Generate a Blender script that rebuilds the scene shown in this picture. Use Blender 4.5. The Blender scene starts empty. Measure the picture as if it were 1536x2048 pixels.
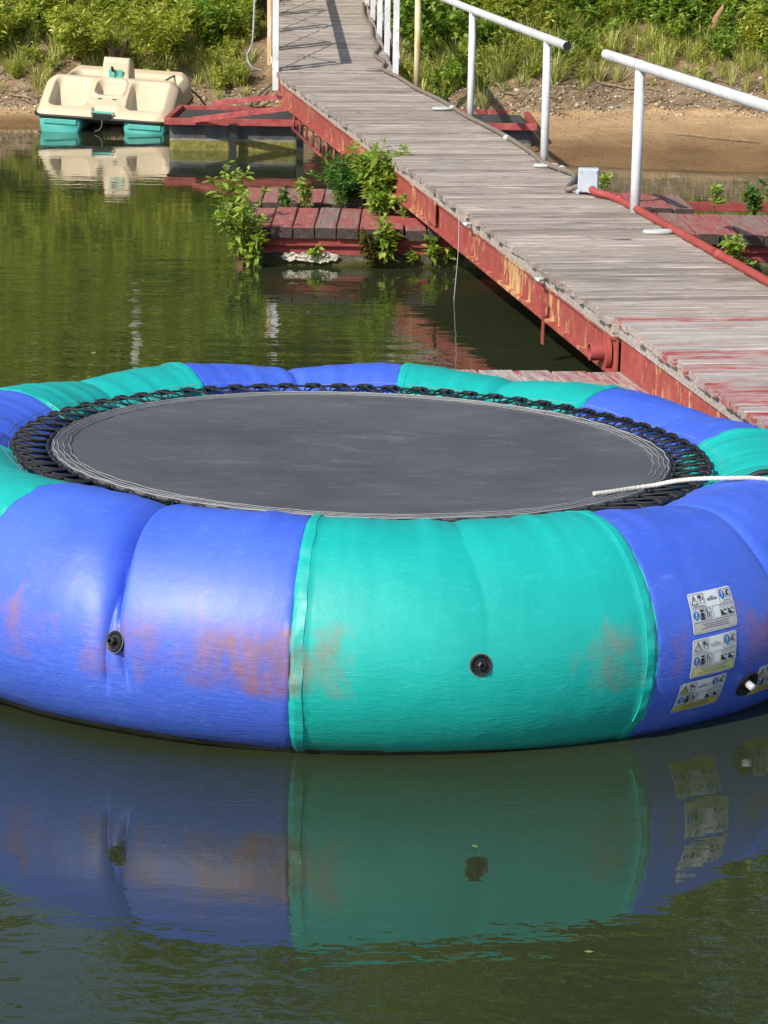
import bpy, math, random
import numpy as np
from mathutils import Vector, Matrix

# ------------------------------------------------------------------ camera, sky, sun, exposure
scene = bpy.context.scene
FPX, HZ, CAMZ, ROLL = 5200.0, -176.0, 3.0, 0.016
PITCH = math.atan((1024 - HZ) / FPX)
cam_d = bpy.data.cameras.new('camera')
cam_d.sensor_fit = 'VERTICAL'; cam_d.sensor_height = 36.0
cam_d.lens = 36.0 * FPX / 2048.0
cam_d.clip_start = 0.1; cam_d.clip_end = 1000
cam = bpy.data.objects.new('camera', cam_d)
scene.collection.objects.link(cam)
_R = Vector((1, 0, 0)); _U = Vector((0, math.sin(PITCH), math.cos(PITCH))); _F = Vector((0, math.cos(PITCH), -math.sin(PITCH)))
_R2 = _R * math.cos(ROLL) + _U * math.sin(ROLL); _U2 = _U * math.cos(ROLL) - _R * math.sin(ROLL)
m3 = Matrix((_R2, _U2, -_F)).transposed()
cam.matrix_world = Matrix.Translation((0, 0, CAMZ)) @ m3.to_4x4()
scene.camera = cam

SUN_EL, SUN_AZ = math.radians(38), math.radians(219)       # azimuth from +Y towards +X
world = bpy.data.worlds.new('World'); scene.world = world; world.use_nodes = True
wn = world.node_tree.nodes; wl = world.node_tree.links
sky = wn.new('ShaderNodeTexSky'); sky.sky_type = 'NISHITA'; sky.sun_disc = False
sky.sun_elevation = SUN_EL; sky.sun_rotation = SUN_AZ
wn['Background'].inputs[1].default_value = 0.15
wl.new(sky.outputs[0], wn['Background'].inputs[0])
sl = bpy.data.lights.new('sun', 'SUN'); sl.energy = 4.6; sl.angle = math.radians(0.53); sl.color = (1.0, 0.94, 0.84)
sun = bpy.data.objects.new('sun', sl); scene.collection.objects.link(sun)
sd = Vector((math.sin(SUN_AZ) * math.cos(SUN_EL), math.cos(SUN_AZ) * math.cos(SUN_EL), math.sin(SUN_EL)))
sun.rotation_euler = (-sd).to_track_quat('-Z', 'Y').to_euler()
sun.location = sd * 60
scene.view_settings.view_transform = 'Standard'; scene.view_settings.look = 'None'
scene.view_settings.exposure = 0.3; scene.view_settings.gamma = 1.0
scene.render.engine = 'CYCLES'
scene.cycles.max_bounces = 8; scene.cycles.transparent_max_bounces = 6

rnd = random.Random(7)
rng = np.random.default_rng(7)
COL = scene.collection
PI = math.pi

# ------------------------------------------------------------------ helpers
def tag(o, label=None, cat=None, group=None, kind=None):
    if label: o['label'] = label
    if cat: o['category'] = cat
    if group: o['group'] = group
    if kind: o['kind'] = kind
    return o

def empty(name, loc=(0, 0, 0), rot=(0, 0, 0), **kw):
    o = bpy.data.objects.new(name, None); COL.objects.link(o)
    o.location = loc; o.rotation_euler = rot; o.empty_display_size = 0.2
    return tag(o, **kw)

class MB:
    def __init__(s): s.v = []; s.f = []; s.uv = None
    def quadstrip(s, rings, closed=True, cap=True):
        b = len(s.v); n = len(rings[0])
        for r in rings: s.v.extend([tuple(p) for p in r])
        for i in range(len(rings) - 1):
            for j in range(n if closed else n - 1):
                k = (j + 1) % n
                s.f.append((b + i*n + j, b + i*n + k, b + (i+1)*n + k, b + (i+1)*n + j))
        if cap and closed:
            s.f.append(tuple(b + j for j in range(n - 1, -1, -1)))
            s.f.append(tuple(b + (len(rings)-1)*n + j for j in range(n)))
        return s
    def box(s, c, size, M=None):
        b = len(s.v); x, y, z = [d / 2 for d in size]
        for p in ((-x,-y,-z),(x,-y,-z),(x,y,-z),(-x,y,-z),(-x,-y,z),(x,-y,z),(x,y,z),(-x,y,z)):
            q = Vector(p)
            if M is not None: q = M @ q
            s.v.append(tuple(q + Vector(c)))
        for q in ((0,3,2,1),(4,5,6,7),(0,1,5,4),(1,2,6,5),(2,3,7,6),(3,0,4,7)): s.f.append(tuple(b + i for i in q))
        return s
    def bar(s, a, b, w, h, up=(0, 0, 1)):
        """rectangular bar from a to b, width w sideways, height h along up"""
        a, b, up = Vector(a), Vector(b), Vector(up)
        d = (b - a).normalized(); sd_ = d.cross(up).normalized(); u = sd_.cross(d)
        r = []
        for p in (a, b):
            r.append([p - sd_*w/2 - u*h/2, p + sd_*w/2 - u*h/2, p + sd_*w/2 + u*h/2, p - sd_*w/2 + u*h/2])
        return s.quadstrip(r)
    def tube(s, pts, r, n=10, cap=True):
        pts = [Vector(p) for p in pts]; rr = r if isinstance(r, (list, tuple)) else [r] * len(pts)
        rings = []; prev = None
        for i, p in enumerate(pts):
            d = (pts[min(i+1, len(pts)-1)] - pts[max(i-1, 0)])
            d = d.normalized() if d.length > 1e-9 else Vector((0, 0, 1))
            if prev is None:
                a = d.cross(Vector((0, 0, 1)))
                if a.length < 1e-3: a = d.cross(Vector((0, 1, 0)))
            else:
                a = prev - d * prev.dot(d)
            a.normalize(); prev = a; b2 = d.cross(a)
            rings.append([p + (a*math.cos(2*PI*j/n) + b2*math.sin(2*PI*j/n)) * rr[i] for j in range(n)])
        return s.quadstrip(rings, True, cap)
    def lathe(s, prof, M=None, n=20):
        """profile of (radius, z)"""
        rings = []
        for r, z in prof:
            ring = []
            for j in range(n):
                q = Vector((r*math.cos(2*PI*j/n), r*math.sin(2*PI*j/n), z))
                ring.append(M @ q if M is not None else q)
            rings.append(ring)
        return s.quadstrip(rings)
    def mesh(s, name, smooth=False):
        me = bpy.data.meshes.new(name); me.from_pydata(s.v, [], s.f); me.update()
        if smooth: me.polygons.foreach_set('use_smooth', [True] * len(me.polygons))
        return me
    def build(s, name, mat, parent=None, smooth=False, loc=None, bevel=0, **kw):
        return mk(name, s.mesh(name, smooth), mat, parent, loc, bevel, **kw)

def mk(name, me, mat, parent=None, loc=None, bevel=0, **kw):
    o = bpy.data.objects.new(name, me); COL.objects.link(o)
    if mat is not None and not me.materials: me.materials.append(mat)
    if parent: o.parent = parent
    if loc is not None: o.location = loc
    if bevel:
        b = o.modifiers.new('bevel', 'BEVEL'); b.width = bevel; b.segments = 2; b.limit_method = 'ANGLE'; b.angle_limit = math.radians(50)
    return tag(o, **kw)

def autosmooth(me, deg=40):
    me.polygons.foreach_set('use_smooth', [True] * len(me.polygons))
    try: me.set_sharp_from_angle(angle=math.radians(deg))
    except Exception: pass

def spline(pts, n=8):
    pts = [Vector(p) for p in pts]; out = []
    P = [pts[0]*2 - pts[1]] + pts + [pts[-1]*2 - pts[-2]]
    for i in range(1, len(P) - 2):
        for k in range(n):
            t = k / n; a, b, c, d = P[i-1], P[i], P[i+1], P[i+2]
            out.append(0.5*((2*b) + (c-a)*t + (2*a-5*b+4*c-d)*t*t + (3*b-a-3*c+d)*t**3))
    out.append(pts[-1]); return out

def np_mesh(name, V, F, nper=4):
    """big mesh from arrays; F (m,nper)"""
    me = bpy.data.meshes.new(name)
    me.vertices.add(len(V)); me.vertices.foreach_set('co', np.ascontiguousarray(V, dtype=np.float32).ravel())
    me.loops.add(F.size); me.loops.foreach_set('vertex_index', np.ascontiguousarray(F, dtype=np.int32).ravel())
    me.polygons.add(len(F)); me.polygons.foreach_set('loop_start', np.arange(0, F.size, nper, dtype=np.int32))
    try: me.polygons.foreach_set('loop_total', np.full(len(F), nper, dtype=np.int32))
    except Exception: pass
    me.update(calc_edges=True); me.validate(); return me

def sst(a, b, x):
    t = np.clip((x - a) / (b - a), 0, 1); return t*t*(3 - 2*t)

# value noise (numpy), smooth, for terrain and displacement
_perm = np.random.default_rng(3).random((256, 256))
def vnoise(x, y):
    x = np.asarray(x, float); y = np.asarray(y, float)
    xi = np.floor(x).astype(int); yi = np.floor(y).astype(int); fx = x - xi; fy = y - yi
    fx = fx*fx*(3-2*fx); fy = fy*fy*(3-2*fy)
    g = lambda i, j: _perm[i % 256, j % 256]
    return (g(xi,yi)*(1-fx) + g(xi+1,yi)*fx)*(1-fy) + (g(xi,yi+1)*(1-fx) + g(xi+1,yi+1)*fx)*fy
def fbm(x, y, o=4):
    a = 0; w = .5
    for i in range(o): a = a + w*vnoise(x*2**i + 17*i, y*2**i + 5*i); w *= .5
    return a

# ------------------------------------------------------------------ materials
def lin(r, g, b):
    f = lambda c: (c/12.92 if c <= .04045 else ((c+.055)/1.055)**2.4)
    return (f(r/255), f(g/255), f(b/255), 1)

class NT:
    def __init__(s, name):
        s.m = bpy.data.materials.new(name); s.m.use_nodes = True
        s.n = s.m.node_tree.nodes; s.l = s.m.node_tree.links
        s.b = s.n['Principled BSDF']; s.out = s.n['Material Output']
    def node(s, t, **kw):
        n = s.n.new(t)
        for k, v in kw.items():
            if k.startswith('_'): setattr(n, k[1:], v)
        return n
    def link(s, a, b): s.l.new(a, b)
    def coord(s, kind='Object', scale=(1, 1, 1), rndoff=False):
        tc = s.node('ShaderNodeTexCoord'); mp = s.node('ShaderNodeMapping')
        mp.inputs['Scale'].default_value = scale
        s.link(tc.outputs[kind], mp.inputs['Vector'])
        if rndoff:
            oi = s.node('ShaderNodeObjectInfo'); cx = s.node('ShaderNodeCombineXYZ')
            mu = s.node('ShaderNodeMath', _operation='MULTIPLY'); mu.inputs[1].default_value = 91.7
            s.link(oi.outputs['Random'], mu.inputs[0]); s.link(mu.outputs[0], cx.inputs[0]); s.link(mu.outputs[0], cx.inputs[2])
            s.link(cx.outputs[0], mp.inputs['Location'])
        return mp.outputs[0]
    def noise(s, vec, scale=5, detail=4, rough=.55, dist=0):
        n = s.node('ShaderNodeTexNoise'); n.inputs['Scale'].default_value = scale; n.inputs['Detail'].default_value = detail
        n.inputs['Roughness'].default_value = rough; n.inputs['Distortion'].default_value = dist
        if vec is not None: s.link(vec, n.inputs['Vector'])
        return n.outputs['Fac']
    def ramp(s, fac, stops, interp='LINEAR'):
        r = s.node('ShaderNodeValToRGB'); r.color_ramp.interpolation = interp
        el = r.color_ramp.elements
        while len(el) > 1: el.remove(el[0])
        el[0].position = stops[0][0]; el[0].color = stops[0][1]
        for p, c in stops[1:]:
            e = el.new(p); e.color = c
        s.link(fac, r.inputs[0]); return r.outputs[0]
    def step(s, fac, a, b):
        m = s.node('ShaderNodeMapRange'); m.inputs[1].default_value = a; m.inputs[2].default_value = b
        s.link(fac, m.inputs[0]); return m.outputs[0]
    def math(s, op, a, b=None):
        m = s.node('ShaderNodeMath', _operation=op)
        for i, x in enumerate((a, b)):
            if x is None: continue
            if isinstance(x, (int, float)): m.inputs[i].default_value = x
            else: s.link(x, m.inputs[i])
        return m.outputs[0]
    def mix(s, fac, a, b, mode='MIX'):
        m = s.node('ShaderNodeMix'); m.data_type = 'RGBA'; m.blend_type = mode
        for i, x in ((0, fac), (6, a), (7, b)):
            if isinstance(x, (int, float)): m.inputs[i].default_value = x
            elif isinstance(x, tuple): m.inputs[i].default_value = x
            else: s.link(x, m.inputs[i])
        return m.outputs[2]
    def bump(s, h, dist=.01, strength=1.0, normal=None):
        b = s.node('ShaderNodeBump'); b.inputs['Distance'].default_value = dist; b.inputs['Strength'].default_value = strength
        s.link(h, b.inputs['Height'])
        if normal is not None: s.link(normal, b.inputs['Normal'])
        return b.outputs[0]
    def fin(s, col=None, rough=.6, normal=None, spec=None, metal=None):
        if col is not None:
            if isinstance(col, tuple): s.b.inputs['Base Color'].default_value = col
            else: s.link(col, s.b.inputs['Base Color'])
        if isinstance(rough, (int, float)): s.b.inputs['Roughness'].default_value = rough
        else: s.link(rough, s.b.inputs['Roughness'])
        if normal is not None: s.link(normal, s.b.inputs['Normal'])
        if spec is not None: s.b.inputs['Specular IOR Level'].default_value = spec
        if metal is not None: s.b.inputs['Metallic'].default_value = metal
        return s.m

def G(*c): return (c[0], c[1], c[2], 1) if len(c) == 3 else (c[0], c[0], c[0], 1)

def mat_plain(name, col, rough=.5, var=.15, scale=12, bump=.002, spec=None):
    t = NT(name); v = t.coord('Object', rndoff=True)
    n = t.noise(v, scale, 5, .6)
    c = t.ramp(n, [(.3, G(*[x*(1-var) for x in col])), (.7, G(*[min(1, x*(1+var)) for x in col]))])
    return t.fin(c, rough, t.bump(t.noise(v, scale*4, 3), bump), spec)

def mat_wood():                      # grey weathered boards, grain along local X
    t = NT('weathered_wood'); v = t.coord('Object', (1.2, 22, 22), True); v2 = t.coord('Object', (.8, 3, 3), True)
    oi = t.node('ShaderNodeObjectInfo')
    g = t.noise(v, 2.2, 7, .68, .35); big = t.noise(v2, 2, 4, .6)
    c = t.ramp(g, [(.26, lin(84, 76, 70)), (.42, lin(140, 130, 121)), (.58, lin(170, 160, 151)), (.78, lin(198, 191, 183))])
    tone = t.ramp(oi.outputs['Random'], [(0, G(.66, .63, .61)), (.3, G(.88, .86, .85)), (.7, G(.98, .96, .93)), (1, G(1.14, 1.13, 1.12))])
    c = t.mix(1.0, c, tone, 'MULTIPLY')
    c = t.mix(t.step(big, .56, .75), c, lin(192, 180, 166))
    dk = t.noise(t.coord('Object', (3, 60, 60), True), 1.5, 3, .7)
    c = t.mix(t.step(dk, .60, .68), c, lin(62, 53, 46))
    nb = t.bump(g, .004, 1.0)
    return t.fin(c, .85, nb, .2)

def mat_redwood(name, lo, hi, wood=(150, 138, 130), red1=(116, 48, 46), red2=(146, 70, 66)):
    t = NT(name); v = t.coord('Object', (1.0, 14, 14), True); oi = t.node('ShaderNodeObjectInfo')
    g = t.noise(v, 2.4, 7, .7, .4); g2 = t.noise(t.coord('Object', (1.6, 5, 5), True), 3, 6, .7)
    w = t.ramp(t.noise(t.coord('Object', (1, 30, 30), True), 2, 5, .65), [(.3, lin(*[x*.55 for x in wood])), (.7, lin(*wood))])
    r = t.ramp(g2, [(.3, lin(*red1)), (.7, lin(*red2))])
    f = t.math('ADD', t.math('MULTIPLY', g, .6), t.math('MULTIPLY', g2, .4))
    f = t.math('ADD', f, t.math('MULTIPLY', t.math('SUBTRACT', oi.outputs['Random'], .5), .15))
    k = t.step(f, lo, hi)
    dirt = t.noise(t.coord('Object', (2, 2, 2), True), 5, 5, .65)
    c = t.mix(k, r, w); c = t.mix(t.step(dirt, .64, .84), c, lin(66, 50, 44))
    return t.fin(c, .75, t.bump(g, .004, .8), .25)

def mat_redsteel():
    t = NT('red_painted_steel'); v = t.coord('Object', (1.2, 1.2, .5)); v2 = t.coord('Object')
    n = t.noise(v, 11, 8, .74, .15); big = t.noise(v2, .9, 3, .5)
    r = t.ramp(t.noise(v2, 6, 5, .6), [(.3, lin(140, 64, 57)), (.55, lin(156, 76, 68)), (.75, lin(172, 94, 86))])
    f = t.math('ADD', t.math('MULTIPLY', n, .72), t.math('MULTIPLY', big, .5))
    y = t.ramp(t.noise(v2, 20, 4), [(.3, lin(182, 142, 92)), (.7, lin(206, 174, 122))])
    c = t.mix(t.step(f, .655, .70), r, y)
    sp = t.noise(v2, 26, 5, .7)
    c = t.mix(t.step(sp, .66, .74), c, lin(104, 50, 38))
    drip = t.noise(t.coord('Object', (14, 14, 1.2)), 2.2, 4, .6)
    c = t.mix(t.math('MULTIPLY', t.step(drip, .58, .75), .45), c, lin(120, 46, 36))
    return t.fin(c, .55, t.bump(n, .002, .6), .35)

def mat_redplain():
    t = NT('faded_red_steel'); v = t.coord('Object')
    c = t.ramp(t.noise(v, 7, 6, .65), [(.28, lin(112, 50, 48)), (.5, lin(150, 70, 68)), (.75, lin(172, 96, 94))])
    c = t.mix(t.step(t.noise(v, 30, 4, .7), .64, .75), c, lin(90, 44, 36))
    return t.fin(c, .6, None, .3)

def mat_whitepaint():
    t = NT('worn_white_paint'); v = t.coord('Object'); vs = t.coord('Object', (1, 1, .35))
    c = t.ramp(t.noise(v, 5, 4), [(.3, lin(186, 186, 186)), (.7, lin(210, 210, 212))])
    c = t.mix(t.step(t.noise(v, 22, 6, .72), .575, .66), c, lin(164, 158, 150))
    c = t.mix(t.step(t.noise(vs, 16, 6, .75), .65, .73), c, lin(150, 104, 66))
    return t.fin(c, .5, None, .4)

def mat_rustywhite():
    t = NT('rust_stained_white_paint'); v = t.coord('Object', (1, 1, .25))
    f = t.noise(v, 12, 6, .7, .5)
    c = t.ramp(f, [(.36, lin(204, 198, 186)), (.5, lin(198, 178, 142)), (.62, lin(190, 146, 92)), (.75, lin(140, 92, 56))])
    return t.fin(c, .6, None, .3)

def mat_vinyl(name, base, dark, streak, stainl, stainr, mid=.1):
    t = NT(name); tc = t.node('ShaderNodeTexCoord'); sp = t.node('ShaderNodeSeparateXYZ'); t.link(tc.outputs['UV'], sp.inputs[0])
    u, vv = sp.outputs[0], sp.outputs[1]; v = t.coord('Object')
    big = t.noise(v, 2.2, 4, .6)
    c = t.ramp(big, [(.3, lin(*dark)), (.6, lin(*base))])
    # chalky sun fading and scuffs
    sc = t.noise(t.coord('Object', (3, 3, 14)), 5, 6, .7, .8)
    c = t.mix(t.math('MULTIPLY', t.step(sc, .56, .8), .22), c, lin(*streak))
    # rub marks: rusty stain near the seams round the widest line
    nn = t.noise(t.coord('Object', (1, 1, .6)), 6, 8, .66, .3); nb = t.noise(v, 3.1, 5, .65)
    band = t.ramp(vv, [(.44, G(0)), (.47, G(.9)), (.53, G(1)), (.57, G(.55)), (.64, G(0))])
    eL = t.ramp(u, [(0, G(stainl)), (.10, G(stainl*.8)), (.25, G(mid)), (.5, G(mid)), (.68, G(mid + .1)), (.84, G(stainr*.9)), (1, G(stainr))])
    st = t.math('MULTIPLY', t.math('MULTIPLY', band, eL), 1.0)
    st = t.math('ADD', st, t.math('MULTIPLY', t.math('SUBTRACT', t.math('ADD', t.math('MULTIPLY', nn, .75), t.math('MULTIPLY', nb, .45)), .62), 2.0))
    k = t.math('MULTIPLY', t.step(st, .46, .86), t.ramp(t.noise(t.coord('Object', (1, 1, .35)), 34, 5, .7), [(.34, G(.4)), (.62, G(1))]))
    k = t.math('MULTIPLY', k, t.step(t.math('MULTIPLY', band, eL), .02, .2))
    c = t.mix(t.math('MULTIPLY', k, .78), c, t.ramp(nn, [(.35, lin(98, 68, 52)), (.65, lin(144, 92, 68))]))
    # pale scratches on the lower half
    w = t.noise(t.coord('Object', (2.5, 2.5, 26)), 3, 5, .6, 1.4)
    low = t.ramp(vv, [(.30, G(.0)), (.38, G(1)), (.50, G(.8)), (.56, G(0))])
    thin = t.math('MULTIPLY', t.math('MULTIPLY', t.step(w, .495, .502), t.math('SUBTRACT', 1.0, t.step(w, .503, .51))), low)
    c = t.mix(t.math('MULTIPLY', thin, .6), c, lin(*streak))
    # silt line just over the water
    wl_ = t.math('ADD', vv, t.math('MULTIPLY', t.math('SUBTRACT', nn, .5), .03))
    c = t.mix(t.math('MULTIPLY', t.math('SUBTRACT', 1.0, t.step(wl_, .355, .385)), .55), c, lin(52, 56, 44))
    h1 = t.noise(t.coord('Object', (1, 1, .7)), 5, 4, .5, .5)
    h2 = t.noise(v, 40, 3, .5)
    rn = t.noise(t.coord('Object', (1.6, 1.6, 9)), 2.4, 3, .5, 1.2)
    ridge = t.math('SUBTRACT', 1.0, t.math('MULTIPLY', t.math('ABSOLUTE', t.math('SUBTRACT', rn, .5)), 14.0))
    ridge = t.math('MULTIPLY', t.math('MAXIMUM', ridge, 0.0), low)
    rn2 = t.noise(t.coord('Object', (7, 7, 1.3)), 1.3, 3, .5, .6)
    ridge2 = t.math('MAXIMUM', t.math('SUBTRACT', 1.0, t.math('MULTIPLY', t.math('ABSOLUTE', t.math('SUBTRACT', rn2, .52)), 9.0)), 0.0)
    hh = t.math('ADD', t.math('MULTIPLY', ridge, .35), t.math('MULTIPLY', ridge2, .10))
    nrm = t.bump(h2, .0006, 1.0, t.bump(hh, .004, .35, t.bump(h1, .010, .35)))
    rg = t.ramp(big, [(.3, G(.46)), (.7, G(.56))])
    return t.fin(c, rg, nrm, .62)

def mat_mat():
    t = NT('trampoline_mesh_fabric'); v = t.coord('Object'); vd = t.coord('Object', (1.2, 3.4, 1))
    n = t.noise(vd, 2.0, 6, .62, 1.4)
    c = t.ramp(t.noise(v, 1.6, 4, .6), [(.3, lin(70, 71, 75)), (.7, lin(86, 87, 91))])
    c = t.mix(t.math('MULTIPLY', t.step(n, .54, .78), .40), c, lin(118, 120, 123))
    n2 = t.noise(t.coord('Object', (5, 2, 1)), 2.2, 5, .6, 2.0)
    line = t.math('MULTIPLY', t.step(n2, .49, .498), t.math('SUBTRACT', 1.0, t.step(n2, .502, .51)))
    c = t.mix(t.math('MULTIPLY', line, t.math('MULTIPLY', t.step(n, .45, .6), .28)), c, lin(140, 140, 140))
    return t.fin(c, .7, t.bump(t.noise(v, 160, 2), .0008), .25)

def mat_water():
    t = NT('lake_water')
    tc = t.node('ShaderNodeTexCoord')
    sep = t.node('ShaderNodeSeparateXYZ'); t.link(tc.outputs['Object'], sep.inputs[0])
    def mp(sc): 
        m = t.node('ShaderNodeMapping'); m.inputs['Scale'].default_value = sc; t.link(tc.outputs['Object'], m.inputs['Vector']); return m.outputs[0]
    swell = t.noise(mp((.35, 1.0, 1)), 1.7, 2, .45, .2)
    rip = t.noise(mp((.30, 1.0, 1)), 5.5, 3, .5, .35)
    fine = t.noise(mp((.8, 1, 1)), 15, 2, .5, .3)
    patch = t.step(t.noise(mp((.35, .6, 1)), .55, 2, .5), .35, .65)
    far = t.step(sep.outputs[1], 11.5, 15.0)
    near = t.math('SUBTRACT', 1.0, t.step(sep.outputs[1], 6.6, 7.9))
    vfar = t.step(sep.outputs[1], 19.0, 27.0)
    amp = t.math('ADD', t.math('ADD', .24, t.math('MULTIPLY', far, .60)), t.math('MULTIPLY', near, .75))
    amp = t.math('SUBTRACT', amp, t.math('MULTIPLY', vfar, .56))
    finek = t.math('ADD', .0007, t.math('MULTIPLY', near, .0028))
    amp = t.math('MULTIPLY', amp, t.math('ADD', .55, t.math('MULTIPLY', patch, .65)))
    h = t.math('ADD', t.math('MULTIPLY', swell, .010), t.math('ADD', t.math('MULTIPLY', rip, .0050), t.math('MULTIPLY', fine, finek)))
    h = t.math('MULTIPLY', h, amp)
    c = t.ramp(t.noise(mp((1, 1, 1)), .35, 3), [(.3, G(.021, .028, .012)), (.7, G(.027, .035, .015))])
    t.b.inputs['IOR'].default_value = 1.36
    return t.fin(c, .015, t.bump(h, 1.0, 1.0), .5)

def mat_ground():
    t = NT('bank_soil'); v = t.coord('Object'); at = t.node('ShaderNodeAttribute'); at.attribute_name = 'bank'
    sand = t.ramp(t.noise(v, 1.4, 5, .6), [(.3, lin(166, 134, 98)), (.7, lin(198, 165, 124))])
    wet = t.ramp(t.noise(v, 1.1, 4, .6), [(.3, lin(112, 88, 60)), (.7, lin(140, 110, 76))])
    soil = t.ramp(t.noise(v, 5, 7, .72), [(.25, lin(88, 72, 54)), (.5, lin(134, 112, 86)), (.75, lin(168, 146, 116))])
    peb = t.node('ShaderNodeTexVoronoi'); peb.inputs['Scale'].default_value = 22; t.link(v, peb.inputs['Vector'])
    soil = t.mix(t.math('MULTIPLY', t.step(t.noise(v, 3, 4), .5, .65), .6), soil, t.ramp(t.noise(v, 30, 3), [(.3, lin(96, 84, 66)), (.7, lin(186, 172, 148))]))
    green = t.ramp(t.noise(v, 4, 5), [(.3, lin(70, 70, 34)), (.7, lin(112, 106, 62))])
    f = t.math('ADD', at.outputs['Fac'], t.math('MULTIPLY', t.math('SUBTRACT', t.noise(v, 1.8, 5, .65), .5), .5))
    # bank: 0 wet edge, 1 sand, 2 soil, 3 green
    c = t.mix(t.step(f, .35, .75), wet, sand); c = t.mix(t.step(f, 1.4, 1.65), c, soil); c = t.mix(t.step(f, 2.5, 3.1), c, green)
    nb = t.bump(t.noise(v, 9, 7, .7), .07, 1.0)
    return t.fin(c, .9, nb, .15)

def mat_leaf(name, cols, trans=.42):
    t = NT(name); g = t.node('ShaderNodeNewGeometry'); oi = t.node('ShaderNodeObjectInfo')
    c = t.ramp(g.outputs['Random Per Island'], [(i/(len(cols)-1), lin(*q)) for i, q in enumerate(cols)])
    v = t.coord('Object'); big = t.ramp(t.noise(v, 1.1, 2), [(.35, G(.84, .86, .84)), (.65, G(1.12, 1.08, 1.0))])
    c = t.mix(1.0, c, big, 'MULTIPLY')
    t.fin(c, .45, None, .35)
    tr = t.node('ShaderNodeBsdfTranslucent'); mx = t.node('ShaderNodeMixShader'); mx.inputs[0].default_value = trans
    tcl = t.mix(1.0, c, G(1.25, 1.2, .5), 'MULTIPLY')
    t.link(tcl, tr.inputs[0]); t.link(t.b.outputs[0], mx.inputs[1]); t.link(tr.outputs[0], mx.inputs[2]); t.link(mx.outputs[0], t.out.inputs[0])
    return t.m

def mat_bark(name='bark', a=(70, 58, 46), b=(140, 122, 100)):
    t = NT(name); v = t.coord('Object', (1, 1, .25))
    n = t.noise(v, 22, 6, .7)
    return t.fin(t.ramp(n, [(.3, lin(*a)), (.7, lin(*b))]), .9, t.bump(n, .01), .1)

def mat_plastic(name, col, rough=.42, dirt=(120, 100, 76), amt=.35):
    t = NT(name); v = t.coord('Object')
    c = t.ramp(t.noise(v, 3, 4), [(.3, lin(*[x*.95 for x in col])), (.7, lin(*col))])
    c = t.mix(t.math('MULTIPLY', t.step(t.noise(v, 4, 7, .7), .54, .8), amt), c, lin(*dirt))
    return t.fin(c, rough, t.bump(t.noise(v, 60, 2), .0015), .4)

def mat_float_black():
    t = NT('black_pontoon_plastic'); v = t.coord('Object'); sp = t.node('ShaderNodeSeparateXYZ'); g = t.node('ShaderNodeNewGeometry')
    t.link(g.outputs['Position'], sp.inputs[0])
    c = t.ramp(t.noise(t.coord('Object', (1, 1, .3)), 4, 5, .65), [(.3, lin(48, 50, 52)), (.7, lin(84, 86, 88))])
    zz = t.math('ADD', sp.outputs[2], t.math('MULTIPLY', t.math('SUBTRACT', t.noise(v, 9, 5, .7), .5), .05))
    al = t.ramp(t.noise(v, 22, 6, .75), [(.3, lin(76, 74, 28)), (.55, lin(116, 110, 48)), (.75, lin(146, 138, 78))])
    c = t.mix(t.math('SUBTRACT', 1.0, t.step(zz, .12, .135)), c, al)
    rim = t.math('MULTIPLY', t.step(zz, .12, .133), t.math('SUBTRACT', 1.0, t.step(zz, .14, .165)))
    c = t.mix(t.math('MULTIPLY', rim, .6), c, lin(150, 144, 120))
    return t.fin(c, .6, t.bump(t.noise(v, 30, 4), .004), .35)

def mat_foam():
    t = NT('dirty_float_block'); v = t.coord('Object'); g = t.node('ShaderNodeNewGeometry'); sp = t.node('ShaderNodeSeparateXYZ'); t.link(g.outputs['Position'], sp.inputs[0])
    n = t.noise(v, 7, 7, .75)
    c = t.ramp(n, [(.3, lin(34, 32, 26)), (.5, lin(72, 68, 58)), (.65, lin(104, 100, 90)), (.8, lin(70, 74, 34))])
    zz = t.math('ADD', sp.outputs[2], t.math('MULTIPLY', t.math('SUBTRACT', n, .5), .06))
    c = t.mix(t.math('SUBTRACT', 1.0, t.step(zz, .03, .07)), c, lin(74, 72, 40))
    return t.fin(c, .9, t.bump(n, .05), .1)

M = {}
M['wood'] = mat_wood()
M['redwood'] = mat_redwood('peeling_red_boards', .44, .58, wood=(156, 138, 128), red1=(136, 68, 64), red2=(170, 98, 92))
M['redworn'] = mat_redwood('worn_red_deck_boards', .40, .54, wood=(196, 186, 178), red1=(140, 48, 48), red2=(176, 72, 70))
M['redpaler'] = mat_redwood('pale_peeled_deck_boards', .28, .46, wood=(200, 190, 180), red1=(150, 60, 58), red2=(180, 84, 80))
M['endgrain'] = mat_plain('dark_end_grain', (.045, .030, .026), .85, .5, 30, .004)
M['redfascia'] = mat_redwood('red_fascia_board', .60, .68, wood=(190, 140, 84))
M['steel'] = mat_redsteel(); M['redplain'] = mat_redplain()
M['white'] = mat_whitepaint(); M['rusty'] = mat_rustywhite()
M['blue'] = mat_vinyl('blue_vinyl', (62, 96, 200), (54, 86, 192), (150, 170, 226), .75, 1.0, .6)
M['green'] = mat_vinyl('green_vinyl', (0, 162, 153), (0, 151, 143), (96, 214, 200), .8, .8)
M['mat'] = mat_mat()
M['black'] = mat_plain('black_webbing', (.010, .011, .012), .65, .3, 60, .001)
M['rubber'] = mat_plain('black_rubber', (.012, .012, .013), .5, .3, 20, .001)
M['skirt'] = mat_plain('dirty_black_underside', (.022, .023, .018), .5, .5, 14, .003)
M['thread'] = mat_plain('pale_thread', (.30, .30, .30), .8, .2, 30, 0)
M['labelwhite'] = mat_plain('sticker_white', (.56, .58, .60), .35, .06, 6, 0)
M['labelyellow'] = mat_plain('sticker_yellow', (.42, .36, .05), .4, .2, 8, 0)
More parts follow.
